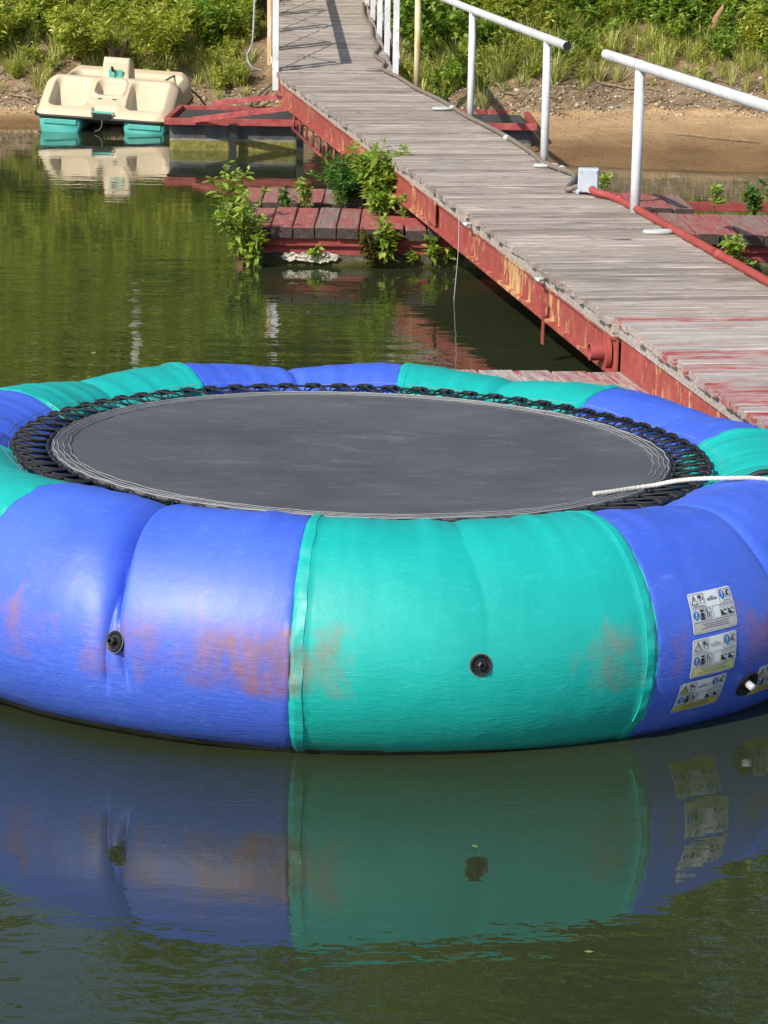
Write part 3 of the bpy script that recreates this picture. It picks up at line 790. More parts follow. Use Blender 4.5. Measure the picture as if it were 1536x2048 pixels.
PH0, PH1 = -53., 228.
for k in range(10):
    near = k in (0, 1, 8, 9, 2)
    nu, nv = (360, 130) if k == 9 else ((150, 110) if near else (80, 80))
    fr = np.linspace(0, 1, nu + 1); fr = np.clip(fr, .0004, .9996)
    vv = np.linspace(0, 1, nv + 1)
    U_, V_ = np.meshgrid(fr, vv); th = TH0 + 36*(k + U_); ph = PH0 + (PH1-PH0)*V_
    P = surf(th, ph).reshape(-1, 3)
    i = np.arange(nv)[:, None]*(nu+1) + np.arange(nu)[None]
    F = np.stack([i, i+1, i+nu+2, i+nu+1], -1).reshape(-1, 4)
    me = np_mesh('tube_panel', P, F); me.polygons.foreach_set('use_smooth', [True]*len(me.polygons))
    uvl = me.uv_layers.new(name='UVMap')
    uvv = np.stack([U_.ravel(), (ph.ravel() + 180)/360.0], -1)      # v .5 = widest line
    uvl.data.foreach_set('uv', uvv[F.ravel()].astype(np.float32).ravel())
    mk('tube_panel', me, M['green' if k % 2 == 0 else 'blue'], tramp)
# welded strips where a green panel laps over its blue neighbours
for k in range(0, 10, 2):
    for side in (0, 1):
        nv = 260; ph = np.linspace(PH0, 200, nv + 1)
        wv = .034 + .006*(vnoise(ph*.10 + k*3, 2.2 + side) - .5)
        es = np.array([-.07, -.06, 0, .33, .66, 1.0, 1.02])
        prof = np.array([-.004, .0018, .0024, .0022, .0024, .0022, -.002])
        E_, P_ = np.meshgrid(es, ph); Wv = np.repeat(wv[:, None], len(es), 1)
        u = E_*Wv; u = u if side == 0 else 1 - u
        pk = (vnoise(P_*.22 + k*9 + side*4, E_*1.5) - .45)*.008*np.clip(E_, 0, 1)*sst(-50, -20, P_)*sst(60, 25, P_) + (vnoise(P_*.5 + k, E_*2) - .5)*.0018
        pts = surf(TH0 + 36*(k + u), P_, prof[None, :] + pk*(prof[None, :] > 0)).reshape(-1, 3); ne = len(es)
        i = np.arange(nv)[:, None]*ne + np.arange(ne-1)[None]
        F = np.stack([i, i+1, i+ne+1, i+ne], -1).reshape(-1, 4)
        if side: F = F[:, ::-1]
        me = np_mesh('seam_strip', pts, F); autosmooth(me, 18)
        uvl = me.uv_layers.new(name='UVMap'); uvv = np.stack([np.clip(u, 0, 1).ravel(), (P_.ravel() + 180)/360.0], -1)
        uvl.data.foreach_set('uv', uvv[F.ravel()].astype(np.float32).ravel())
        mk('seam_strip', me, M['green'], tramp)
# black underside with a rim that laps the panels
th = np.linspace(-180, 180, 241); ph = np.concatenate([[-49.5, -50, -51.5], np.linspace(-54, -128, 12)])
T_, P_ = np.meshgrid(th, ph); off = np.where(P_ > -50.2, .001, .006)
off = off + .004*(vnoise(T_*.5, P_*.2) - .5)
pts = surf(T_, P_ + .8*np.sin(T_*.21), off).reshape(-1, 3)
i = np.arange(len(ph)-1)[:, None]*241 + np.arange(240)[None]
F = np.stack([i, i+1, i+242, i+241], -1).reshape(-1, 4)[:, ::-1]
me = np_mesh('underside', pts, F); me.polygons.foreach_set('use_smooth', [True]*len(me.polygons)); mk('underside', me, M['skirt'], tramp)

# mat
def ring_mesh(radii, zs, n=128, wob=0.0):
    m = MB(); rings = []
    for r, z in zip(radii, zs): rings.append([(r*math.cos(2*PI*j/n)*(1+wob*math.sin(j*1.3)), r*math.sin(2*PI*j/n)*(1+wob*math.sin(j*1.3)), z) for j in range(n)])
    m.quadstrip(rings, True, False); return m
rs = [.001, .3, .6, .9, 1.1, 1.257]; m = ring_mesh(rs, [MZ - .035*(1-(r/1.3)**2) for r in rs]); 
m.build('mat', M['mat'], tramp, smooth=True)
m = ring_mesh([1.255, 1.262, 1.31, MR - .006, MR, MR - .01], [MZ - .004, MZ + .0015, MZ + .003, MZ + .003, MZ - .004, MZ - .014], wob=.0008); m.build('mat_border', M['mat'], tramp, smooth=True)
for j, r in enumerate((1.267, 1.289, 1.312, 1.334)):
    m = MB(); n = 300
    m.tube([((r + .0035*math.sin(i*.9 + j) + .003*math.sin(i*.23+j*2))*math.cos(2*PI*i/n), (r + .0035*math.sin(i*.9 + j) + .003*math.sin(i*.23+j*2))*math.sin(2*PI*i/n), MZ + .0055) for i in range(n + 1)], (.0014 if j != 3 else .0024), 4, False)
    m.build('stitching', M['thread'], tramp)
for j, ph_ in enumerate((120, 126)):
    n = 500; th = np.linspace(-180, 180, n + 1)
    P = surf(th, ph_ + .5*np.sin(th*.45 + j), .0015)
    m = MB(); m.tube([Vector(p) for p in P], .0008, 4, False); m.build('tube_stitching', M['thread'], tramp)
# lacing: 72 repeats round the mat
RO, ZO = 1.505, .722
def bundle(m, c, tl, rad, seed):
    r_ = random.Random(seed); pts = []; rr = []
    n = 9
    for i in range(n):
        t = i/(n-1)*2-1; pts.append((c[0] + t*tl, c[1] + (r_.random()-.5)*.004, c[2] + (r_.random()-.5)*.003))
        rr.append(rad*(.55 + .45*math.sqrt(max(0, 1-t*t)))*(1 + .22*(i % 2)))
    m.tube(pts, rr, 7)
lac = []
step_ = 2*PI/72
for v_ in range(3):
    m = MB(); r_ = random.Random(v_)
    bundle(m, (0, -RO, ZO + .002), .040, .0125, v_)
    for sg in (-1, 1):
        a = sg*step_/2; p_in = Vector((math.sin(a)*(MR+.012), -math.cos(a)*(MR+.012), MZ - .002))
        s0 = Vector((sg*-.022, -RO + .006, ZO + .008)); mid = (s0 + p_in)/2 + Vector(((r_.random()-.5)*.01, 0, -.004*sg))
        m.tube([s0, mid, p_in], [.006, .0042, .006], 6)
        s0 = Vector((sg*.034, -RO + .008, ZO + .004))
        m.tube([s0, (s0*.5 + p_in*.5) + Vector((sg*.006, 0, -.004)), p_in + Vector((0, 0, -.006))], [.0055, .004, .0055], 6)
    m2 = MB(); bundle(m2, (0, -(MR + .012), MZ - .002), .030, .0095, v_+20)
    ca, sa = math.cos(step_/2), math.sin(step_/2); b0 = len(m.v)
    m.v += [(x*ca - y*sa, x*sa + y*ca, z) for x, y, z in m2.v]; m.f += [tuple(b0 + q for q in f) for f in m2.f]
    me = m.mesh('lacing', True); me.materials.append(M['black']); lac.append(me)
for i in range(72):
    o = bpy.data.objects.new('lacing', lac[i % 3]); COL.objects.link(o); o.parent = tramp; o.rotation_euler = (0, 0, i*step_ + (rnd.random()-.5)*.008)
n = 240
m = MB(); m.tube([((RO+.004*math.sin(j*1.9))*math.cos(2*PI*j/n), (RO+.004*math.sin(j*1.9))*math.sin(2*PI*j/n), ZO + .002*math.sin(j*2.3)) for j in range(n+1)], .0055, 6, False); m.build('lacing_cord', M['black'], tramp, smooth=True)
m = MB(); m.tube([((MR+.012)*math.cos(2*PI*j/n), (MR+.012)*math.sin(2*PI*j/n), MZ - .004) for j in range(n+1)], .005, 6, False); m.build('lacing_cord', M['black'], tramp, smooth=True)

# valves
def surf_frame(th, ph):
    p = Vector(surf(th, ph)); e = .8
    a = Vector(surf(th + e, ph)) - Vector(surf(th - e, ph)); b = Vector(surf(th, ph + 2)) - Vector(surf(th, ph - 2))
    a.normalize(); nn = a.cross(b).normalized(); b = nn.cross(a)
    return Matrix.Translation(p) @ Matrix((a, b, nn)).transposed().to_4x4()
for k in range(10):
    th_ = TH0 + 36*(k + .5) - (0.3 if k == 0 else 0) + (.75 if k == 9 else 0); Mx = surf_frame(th_, 5)
    b_ = MB(); b_.lathe([(.0, -.01), (.039, -.01), (.040, .004), (.036, .010), (.028, .008), (.025, .004), (.0, .004)], Mx, 28)
    v_ = b_.build('valve', M['rubber'], tramp); autosmooth(v_.data)
    c_ = MB(); c_.lathe([(.018, .004), (.017, .026), (.012, .030), (.009, .030), (.009, .012), (0, .012)], Mx @ Matrix.Rotation(rnd.random()*3, 4, 'Z'), 6); o = c_.build('cap', M['rubber'], v_); autosmooth(o.data, 30)
    c_ = MB(); c_.lathe([(.040, .001), (.0425, .001), (.0425, .003), (.040, .003)], Mx, 28); c_.build('weld_ring', M['inkgrey'], v_)
Mx = surf_frame(43.6, -23)
b_ = MB(); b_.lathe([(.0, .003), (.045, .003), (.052, .006), (.056, .002), (.056, -.01), (0, -.01)], Mx, 24); v_ = b_.build('filler_port', M['rubber'], tramp, smooth=True)
b_ = MB(); b_.lathe([(.015, .0), (.015, .034), (.013, .039), (.0, .039)], Mx @ Matrix.Translation((-.01, .01, 0)), 16); b_.build('plug', M['metal'], v_, smooth=True)
# carrying handle on the right
hpth = [Vector(surf(66, 96, .0)), Vector(surf(66.6, 90, .03)), Vector(surf(67.6, 82, .035)), Vector(surf(68, 76, .0))]
b_ = MB(); b_.tube(spline(hpth, 5), .013, 8); b_.build('grab_handle', M['black'], tramp, smooth=True)

# warning labels
def warning_label(th0, th1, p0, p1, low, skew=0.0):
    def q(s, t, off): return surf(th0 + (th1-th0)*s, p0 + (p1-p0)*t + skew*(s-.5), off)
    def patch(s0, s1, t0, t1, off, rc=0.0, nx=14, ny=10):
        m = MB(); S = np.linspace(s0, s1, nx + 1)
        if rc: S = np.unique(np.concatenate([S, s0 + rc*np.array([0, .12, .35, .65, 1]), s1 - rc*np.array([0, .12, .35, .65, 1])]))
        cols = []
        for s in S:
            c = 0
            e = min(s - s0, s1 - s)
            if rc and e < rc: c = 1.4*rc*(1 - math.sqrt(max(0, 1 - (1 - e/rc)**2)))
            cols.append([tuple(q(s, t, off)) for t in np.linspace(t0 + c, t1 - c, ny + 1)])
        m.quadstrip(cols, False, False); m.f = [f[::-1] for f in m.f]; return m
    def lines(m, pl, w, off):
        for (a, b) in zip(pl[:-1], pl[1:]):
            dx, dy = b[0]-a[0], (b[1]-a[1])*.68; L_ = math.hypot(dx, dy) + 1e-9; nx_, ny_ = -dy/L_*w, dx/L_*w/.68; n = max(1, int(L_/.08))
            r = [[tuple(q(a[0]+(b[0]-a[0])*i/n + nx_*g, a[1]+(b[1]-a[1])*i/n + ny_*g, off)) for g in (-1, 1)] for i in range(n+1)]
            m.quadstrip(r, False, False)
    def poly(m, pts, off):
        b = len(m.v); m.v += [tuple(q(s, t, off)) for s, t in pts]; m.f.append(tuple(range(b, b + len(pts))))
    def rect(s0, s1, t0, t1): return [(s0, t0), (s1, t0), (s1, t1), (s0, t1), (s0, t0)]
    base = patch(0, 1, 0, 1, .0025, .05).build('warning_label', M['labelwhite'], tramp, smooth=True)
    patch(.03, .97, .035, .27, .0034).build('caption_panel', M[low], base, smooth=True)
    fm = MB()
    for r in (rect(.03, .97, .035, .27), rect(.03, .43, .30, .60), rect(.47, .97, .30, .60), rect(.03, .34, .63, .965), rect(.68, .97, .63, .965), rect(.20, .32, .72, .93), rect(.83, .95, .72, .93),
              rect(.17, .28, .33, .57), rect(.30, .41, .33, .57), rect(.64, .78, .33, .57), rect(.81, .95, .33, .57)): lines(fm, r, .0035, .0044)
    fm.build('frame_line', M['inkgrey'], base)
    for (cs, ct) in ((.10, .45), (.755, .83)):
        dm_ = MB(); poly(dm_, [(cs + .058*math.cos(a), ct + .115*math.sin(a)) for a in np.linspace(0, 2*PI, 22)[:-1]], .0046); disc = dm_.build('blue_disc', M['inkblue'], base)
        em = MB(); poly(em, [(cs-.009, ct-.02), (cs+.009, ct-.02), (cs+.014, ct+.075), (cs-.014, ct+.075)], .0056); poly(em, [(cs-.011, ct-.07), (cs+.011, ct-.07), (cs+.011, ct-.045), (cs-.011, ct-.045)], .0056); em.build('exclamation_mark', M['labelwhite'], base)
    def pic(name, lns=(), pls=(), mat='ink'):
        m = MB()
        for p, w in lns: lines(m, p, w, .005)
        for p in pls: poly(m, p, .0047)
        m.build(name, M[mat], base, kind='stuff')
    if low == 'labelyellow': pic('warning_triangle', (), [[(.05, .71), (.18, .71), (.115, .93)]], 'labelyellow')
    pic('warning_triangle', [([(.05, .71), (.18, .71), (.115, .93), (.05, .71)], .006), ([(.115, .87), (.115, .79)], .006), ([(.115, .765), (.115, .745)], .006)])
    pic('diver_pictogram', [([(.21, .86), (.245, .91), (.27, .885), (.305, .80)], .011), ([(.245, .90), (.245, .75)], .009)])
    pic('swimmer_pictogram', [([(.86, .86), (.885, .88), (.91, .90), (.93, .915)], .011), ([(.88, .87), (.90, .82), (.85, .81)], .012), ([(.84, .79), (.94, .79)], .005), ([(.84, .765), (.94, .765)], .004)])
    pic('jumper_pictogram', [([(.19, .545), (.265, .545)], .013), ([(.226, .55), (.226, .48)], .010), ([(.19, .465), (.265, .465)], .018), ([(.19, .43), (.265, .43)], .007), ([(.185, .40), (.27, .40)], .010), ([(.185, .352), (.27, .352)], .016)])
    pic('pair_pictogram', [([(.335, .56), (.335, .49)], .013), ([(.335, .50), (.335, .35)], .008), ([(.375, .50), (.375, .36)], .009)])
    for s0 in (.645, .815):
        pic('slope_pictogram', [([(s0+.06, .43), (s0+.09, .46), (s0+.125, .45)], .009), ([(s0+.02, .55), (s0+.06, .48), (s0+.10, .55)], .004)], [[(s0, .335), (s0 + .125, .335), (s0 + .115, .36), (s0 + .06, .39), (s0 + .03, .46), (s0, .48)]])
    gm = MB()
    for (a, b, t) in ((.39, .62, .80), (.39, .62, .765), (.46, .54, .84), (.06, .31, .665), (.74, .93, .675), (.20, .80, .215), (.24, .76, .165), (.16, .80, .115)):
        lines(gm, [(a, t), (b, t)], .006, .0048)
    gm.build('print_line', M['inkgrey'], base, kind='stuff')
warning_label(34.7, 40.7, 10.8, 30.9, 'labelgrey', 1.0)
warning_label(34.5, 40.4, -11.0, 8.6, 'labelpale', 1.4)
warning_label(33.6, 39.6, -31.0, -13.0, 'labelyellow', 2.0)
warning_label(44.6, 50.6, -31.0, -13.0, 'labelyellow', 2.0)

# rope lying over the trampoline
rp_ = [(.850, 10.309, .730), (.931, 10.361, .731), (1.013, 10.428, .731), (1.115, 10.471, .740), (1.185, 10.450, .762), (1.268, 10.384, .790), (1.384, 10.337, .808), (1.564, 10.352, .806), (1.76, 10.35, .755), (1.93, 10.30, .66), (2.1, 10.25, .57), (2.4, 10.1, .51)]
def rope(name, pts, r, mat, n=8, twist=3, **kw):
    c = spline(pts, n); m = MB()
    rr = [r*(1 + .10*math.sin(i*2.2)) for i in range(len(c))]
    m.tube(c, rr, 8); return m.build(name, M[mat], None, smooth=True, **kw)
rope('rope', [(x, y, z - .02*(x-TX)) for x, y, z in rp_], .0098, 'rope', 14, label='loose white braided rope lying across the trampoline mat and tube', cat='rope')

# ------------------------------------------------------------------ pedal boat
BO = empty('pedal_boat', (-3.93, 35.72, .055), (math.radians(6), math.radians(2.8), math.radians(-4)), label='cream and teal pedal boat nosed onto the sandy shore', cat='pedal boat')
def boat_h(x, y):
    ax = np.abs(x)
    base = .20 + .05*sst(.0, .10, y) + .30*np.clip((y - .10)/.70, 0, 1) - .13*sst(.92, 1.2, y) + .04*sst(1.9, 2.25, y)
    base = base - .07*sst(.78, .93, ax)
    def box(x0, x1, y0, y1, e=.06, r=.11):
        dx = np.maximum(x0 - x, x - x1); dy = np.maximum(y0 - y, y - y1)
        qx = np.maximum(dx + r, 0); qy = np.maximum(dy + r, 0)
        sdist = np.sqrt(qx*qx + qy*qy) - r + np.minimum(np.maximum(dx + r, dy + r), 0)
        return sst(0, -e, sdist)
    h = base
    for s in (-1, 1):
        x0, x1 = (.27, .79) if s > 0 else (-.79, -.27)
        well = .10 + .02*sst(.5, .3, y) + .40*np.clip((y - .42)/.40, 0, 1)
        h = h*(1 - box(x0, x1, .13, .80)) + well*box(x0, x1, .13, .80)
    mk_ = box(-.20, .20, .40, .76, .03); h = h*(1-mk_) + (.12 + .36*np.clip((y - .5)/.3, 0, 1))*mk_
    rim = box(-.235, .235, .36, .80, .03) * (1 - mk_); h = h + .025*rim
    mk_ = box(-.17, .17, -.2, .17, .03, .03); h = h*(1-mk_) + (.16 + .09*sst(.05, .3, y))*mk_
    mk_ = box(-.80, .80, 1.0, 2.05, .06, .12); h = h*(1-mk_) + .10*mk_
    con = box(-.25, .25, .98, 1.46, .07, .10); h = h*(1-con) + (.80 - .10*sst(1.1, 1.45, y))*con
    seat = box(-.72, .72, 1.0, 1.30, .05, .08)*(1-con); h = np.maximum(h, .22*seat)
    for s in (-1, 1):
        cc = np.exp(-(((x - s*.235)/.05)**2 + ((y-.24)/.04)**2)); h = h - .02*cc
    return h
nx_, ny_ = 120, 130
xs = np.linspace(-.93, .93, nx_); ys_ = np.linspace(0, 2.3, ny_)
X, Yb = np.meshgrid(xs, ys_)
rx = .93 - .07*sst(1.7, 2.3, Yb)**2 - .13*(1 - np.sqrt(1 - np.clip((.20 - Yb)/.20, 0, 1)**2))
Xs = X/.93*rx; Zb = boat_h(X, Yb)
edge = np.minimum.reduce([(.93 - np.abs(X))*1.0, Yb*1.0 + .0, (2.3 - Yb)]); Zb = np.where(edge < .05, Zb - .04*(1-np.sqrt(np.clip(edge/.05, 0, 1))), Zb)
V = np.stack([Xs, Yb, Zb], -1).reshape(-1, 3); i = np.arange(ny_-1)[:, None]*nx_ + np.arange(nx_-1)[None]
F = np.stack([i, i+1, i+nx_+1, i+nx_], -1).reshape(-1, 4)
# outer skirt of the deck moulding down to the gunwale
loop = list(range(0, nx_)) + [r*nx_ + nx_-1 for r in range(1, ny_)] + [(ny_-1)*nx_ + c for c in range(nx_-2, -1, -1)] + [r*nx_ for r in range(ny_-2, 0, -1)]
lo = V[loop].copy(); ctr = np.array([0, 1.15, 0]); lo[:, :2] = ctr[:2] + (lo[:, :2]-ctr[:2])*1.018; lo[:, 2] = .135
b0 = len(V); V2 = np.concatenate([V, lo]); nl = len(loop)
F2 = np.array([(loop[(j+1) % nl], loop[j], b0 + j, b0 + (j+1) % nl) for j in range(nl)])
me = np_mesh('deck_moulding', V2, np.concatenate([F, F2])); me.polygons.foreach_set('use_smooth', [True]*len(me.polygons))
mk('deck_moulding', me, M['cream'], BO)
m = MB(); m.tube([Vector(p) for p in lo[::3]] + [Vector(lo[0])], .022, 8, False); m.build('rubber_rim', M['rubber'], BO, smooth=True)
for s in (-1, 1):
    m = MB(); rings = []
    for y, sc in ((.0, .86), (.03, .95), (.12, 1), (1.5, 1), (1.9, .9), (2.2, .6)):
        cx_ = s*.58; w_ = .30*sc
        zb = -.16 + (.10*(y-1.4) if y > 1.4 else 0)
        rings.append([(cx_-w_, y, .13), (cx_-w_*1.0, y, .02), (cx_-w_*.9, y, zb+.04), (cx_-w_*.7, y, zb), (cx_+w_*.7, y, zb), (cx_+w_*.9, y, zb+.04), (cx_+w_*1.0, y, .02), (cx_+w_, y, .13)])
    m.quadstrip(rings); o = m.build('hull', M['teal'], BO); autosmooth(o.data, 50)
    m = MB(); m.box((s*.58, -.004, .065), (.46, .03, .075)); m.build('hull_panel', M['teal'], o, bevel=.012)
m = MB(); m.box((0, 1.2, .08), (.60, 1.9, .09)); m.build('tunnel', M['rubber'], BO)
m = MB(); m.box((0, .03, .222), (.30, .13, .02), Matrix.Rotation(-.12, 3, 'X')); m.build('rear_flap', M['teal'], BO, bevel=.006)
m = MB(); m.box((0, -.018, .175), (.25, .05, .07)); m.build('rudder_slot', M['rubber'], BO, bevel=.004)
m = MB(); m.tube(spline([(0, -.02, .14), (.01, -.06, .06), (-.02, -.08, -.0), (-.09, -.08, -.03)], 5), .014, 8); m.build('rudder_arm', M['rubber'], BO, smooth=True)
for s in (-1, 1):
    m = MB(); m.box((s*.10, .335, boat_h(np.array(s*.10), np.array(.335)) + .005), (.06, .03, .02)); o = m.build('hinge', M['cleat'], BO, bevel=.004)
    for q_ in (-.014, .014): MB().lathe([(0, 0), (.009, 0), (.009, .004), (0, .004)], Matrix.Translation((s*.10 + q_, .318, float(boat_h(np.array(s*.10), np.array(.335))) + .006)) @ Matrix.Rotation(PI/2, 4, 'X'), 8).build('screw', M['rubber'], o)
m = MB(); m.box((.0, .985, .58), (.19, .03, .14), Matrix.Rotation(.12, 3, 'X')); m.build('lever_plate', M['teal'], BO, bevel=.004)
m = MB(); m.tube([(-.01, .97, .54), (-.03, .93, .64)], .010, 8); lv = m.build('steering_lever', M['metal'], BO, smooth=True)
m = MB(); m.tube([(-.025, .935, .63), (-.032, .925, .65), (-.042, .915, .69), (-.046, .91, .705)], [.014, .022, .02, .008], 10); m.build('grip', M['rubber'], lv, smooth=True)

def T3(x, y, dz=0.0): return (x, y, float(terr(x, y)) + dz)
bq = BO.matrix_basis.inverted
rope('rope', [(-3.20, 37.45, .62), (-3.08, 37.7, .66), (-2.95, 37.85, .52), (-2.75, 37.9, .34), (-2.55, 37.95, float(terr(-2.55, 37.95)) + .03), T3(-2.3, 38.0, .03), T3(-2.1, 38.2, .05), (-1.95, 38.4, float(terr(-1.95, 38.4)) + .10), (-1.75, 38.6, float(terr(-1.75, 38.6)) + .08)], .014, 'darkrope', 8, label='dark mooring rope running from the pedal boat up the bank', cat='rope')
rope('rope', [(-1.79, 34.6, 2.3), (-1.80, 34.6, 1.8), (-1.81, 34.62, 1.55), (-1.82, 34.65, 1.38), (-1.84, 34.7, 1.25), (-1.90, 34.75, 1.12), (-1.84, 34.75, .98), (-1.7, 34.8, .93)], .013, 'bluerope', 8, label='faded blue rope dangling from the left upper railing', cat='rope')

# ------------------------------------------------------------------ vegetation generators (arrays of 4-vertex leaves)
def leaves(base, dirv, length, width, roll):
    """base (n,3), dirv (n,3) unit, length (n), width (n) -> verts (n,4,3)"""
    n = len(base); up_ = np.tile([0, 0, 1.0], (n, 1)) + roll[:, None]*rng.normal(size=(n, 3))
    s = np.cross(dirv, up_); s /= np.linalg.norm(s, axis=1)[:, None] + 1e-9
    nn = np.cross(s, dirv)
    mid = base + dirv*(length*.45)[:, None] - nn*(length*.06)[:, None]
    tip = base + dirv*length[:, None] - np.array([0, 0, 1.0])*(length*.18)[:, None]
    a = mid + s*(width/2)[:, None] + nn*(width*.18)[:, None]; b = mid - s*(width/2)[:, None] + nn*(width*.18)[:, None]
    return np.stack([base, a, tip, b], 1)
def unit(v): return v/(np.linalg.norm(v, axis=-1, keepdims=True) + 1e-9)
def shrub(nst, h, spread, llen, lw, per, droop=.2, start=.25, crown=True):
    """leafy upright stems: returns (leaf verts, list of stem polylines)"""
    L = []; S = []
    for i in range(nst):
        a = rng.random()*2*PI; r0 = rng.random()*.12*spread; lean = (.15 + .85*rng.random())*spread
        hh = h*(.6 + .5*rng.random()); n = 6
        ts = np.linspace(0, 1, n); P = np.stack([math.cos(a)*(r0 + lean*ts**1.5), math.sin(a)*(r0 + lean*ts**1.5), hh*ts*(1 - .12*droop*ts)], -1)
        P[1:] += rng.normal(size=(n-1, 3))*.03*h; S.append(P)
        t = start + (1-start)*rng.random(per)**.8; t = np.clip(t, 0, .999); idx = (t*(n-1)).astype(int); f = (t*(n-1) - idx)[:, None]
        B = P[idx]*(1-f) + P[idx+1]*f
        ang = rng.random(per)*2*PI; el = rng.normal(.25, .4, per)
        D = np.stack([np.cos(ang)*np.cos(el), np.sin(ang)*np.cos(el), np.sin(el)], -1)
        D = unit(D + np.array([0, 0, .3])*(t[:, None] > .9))
        ln = llen*(.55 + .6*rng.random(per))*(1 - .35*(t > .92))
        L.append(leaves(B, D, ln, lw*ln/llen*(.8+.4*rng.random(per)), np.full(per, .35)))
    return np.concatenate(L), S
def leafmesh(name, V4): 
    n = len(V4); return np_mesh(name, V4.reshape(-1, 3), np.arange(n*4).reshape(n, 4))
def place(V4, x, y, z, s, a):
    c, sn = math.cos(a), math.sin(a); R = np.array([[c, sn, 0], [-sn, c, 0], [0, 0, 1]])
    return V4 @ (R*s) + np.array([x, y, z])
def stems(S, r, mat, parent, name='stem'):
    m = MB()
    for P in S: m.tube([Vector(p) for p in P], [r*(1 - .75*i/(len(P)-1)) for i in range(len(P))], 5)
    return m.build(name, M[mat], parent, smooth=True)
def plant(name, loc, nst, h, spread, llen, lw, per, mat, label, cat='plant', group=None, droop=.2, start=.2, sr=.006, stemmat='stem'):
    e = empty(name, loc, (0, 0, 0), label=label, cat=cat, group=group)
    L, S = shrub(nst, h, spread, llen*1.25, lw*1.3, per, droop, start)
    mk('foliage', leafmesh('foliage', L), M[mat], e); stems(S, sr, stemmat, e); return e

# plants growing on the plank float
plant('weed', (-1.27, 22.35, .05), 9, .62, .30, .085, .034, 46, 'leafC', 'tall bright green weed on the left corner of the red plank float')
plant('weed', (-1.16, 22.28, -.02), 7, .36, .16, .09, .040, 40, 'leafC', 'low leafy weed hanging at the left end of the float fascia')
plant('weed', (-1.42, 22.9, .22), 6, .66, .28, .085, .034, 44, 'leafC', 'arching pale weed leaning over water beyond the float corner')
plant('weed', (-.36, 24.5, .3), 26, .46, .42, .085, .020, 80, 'leafD', 'feathery green weed clump on the float against the gangway')
plant('weed', (-.10, 23.95, .3), 24, .62, .34, .10, .034, 60, 'leafC', 'tall yellow green weed clump pressed against the gangway beam')
plant('weed', (-.06, 23.5, .3), 10, .26, .26, .08, .034, 50, 'leafB', 'low spreading weeds at the foot of the gangway clump')
plant('weed', (-.78, 24.25, .27), 4, .34, .10, .075, .028, 26, 'leafC', 'small weed between the float board rows, left one')
plant('weed', (-.45, 24.25, .27), 5, .30, .08, .07, .014, 30, 'leafD', 'small feathery weed between the float board rows')
plant('weed', (-.95, 24.22, .27), 5, .20, .12, .06, .022, 26, 'leafD', 'short grey green weed in the gap between board rows')
plant('weed', (-.62, 22.40, .05), 3, .14, .03, .075, .045, 8, 'leafC', 'single leafy sprout on the float beside the white foam patch', start=.5)
plant('weed', (-.14, 22.36, .02), 10, .30, .20, .075, .022, 34, 'leafR', 'bronze leaved weed on the float block fascia')
plant('weed', (-.03, 22.34, .04), 6, .46, .08, .10, .045, 26, 'leafC', 'upright bright weed rising in front of the red fascia')
plant('weed', (.22, 22.40, .03), 4, .13, .06, .07, .04, 10, 'leafC', 'small round leaved sprout at the waterline near gangway')
plant('weed', (.37, 22.40, .06), 5, .22, .06, .09, .042, 12, 'leafC', 'hanging pale sprout at the right end of the left fascia')
plant('weed', (.50, 22.42, .04), 4, .18, .08, .07, .035, 12, 'leafC', 'small sprout in the shadow edge under the gangway beam')
plant('weed', (.13, 23.3, .3), 5, .30, .10, .07, .026, 22, 'leafB', 'thin weed beside the bent red bracket')
plant('weed', (2.95, 22.3, .05), 5, .34, .10, .085, .032, 26, 'leafC', 'bright weed at the near edge of the float right of gangway')
plant('weed', (3.10, 22.28, .0), 5, .14, .14, .07, .03, 16, 'leafC', 'low weed at the waterline right of the gangway')
plant('weed', (3.05, 24.35, .28), 3, .26, .05, .10, .05, 10, 'leafC', 'single drooping seedling on the far right of the float', start=.6)
plant('weed', (3.42, 24.3, .28), 6, .38, .14, .09, .035, 30, 'leafD', 'dull green leafy weed at the right picture edge on the float')
plant('weed', tuple(at_deck(HL, FL, 21.8, W + .06, -.02)), 3, .20, .06, .07, .03, 10, 'leafC', 'tiny sprout behind the grey junction box')
tb = MB(); tb.box((.17, 22.9, .335), (.30, .20, .015), Matrix.Rotation(.25, 3, 'X')); tb.build('bracket_plate', M['redplain'], fl)

# undergrowth on the bank: one mass of weeds and shrubs nobody could count
tmplA = [shrub(12, .75, .42, .15, .034, 48)[0] for _ in range(4)]
tmplB = [shrub(10, .7, .45, .13, .055, 44)[0] for _ in range(4)]
tmplS = [shrub(6, .3, .25, .10, .035, 22)[0] for _ in range(3)]
def veg_density(x, y):
    k = y - shore(x) - sandw(x)
    edge_ = np.interp(x, [-7, -5.5, -4, -2.5, -1.2, .5, 1.2, 2.6, 4, 6], [1.05, .95, 1.25, .95, .85, .4, .7, 1.05, 1.05, .9])
    return k - edge_ + .9*(fbm(x*.8, y*.8 + 3, 3) - .45)
big = []; bigB = []
cand = 0
for _ in range(5200):
    x = rng.uniform(-8.5, 8.5); y = rng.uniform(35.5, 46)
    v = float(veg_density(x, y))
    if v < 0 or (-2.15 < x + .02*(38-y) < .15 and y < 44): continue
    if rng.random() > min(.75, .12 + v*.45): continue
    z = float(terr(x, y)) - .03; s = (.45 + .55*min(v, 1.6)/1.6)*(.75 + .6*rng.random()); a = rng.random()*6.3
    if y > 42.5: s *= 1.5
    broad = (x > 2.4 and rng.random() < .7) or (x > .3 and x < 1.3 and rng.random() < .7) or rng.random() < .2
    if y > 41 and rng.random() < .45: continue
    (bigB if broad else big).append(place((tmplB if broad else tmplA)[rng.integers(4)], x, y, z, s, a))
    cand += 1
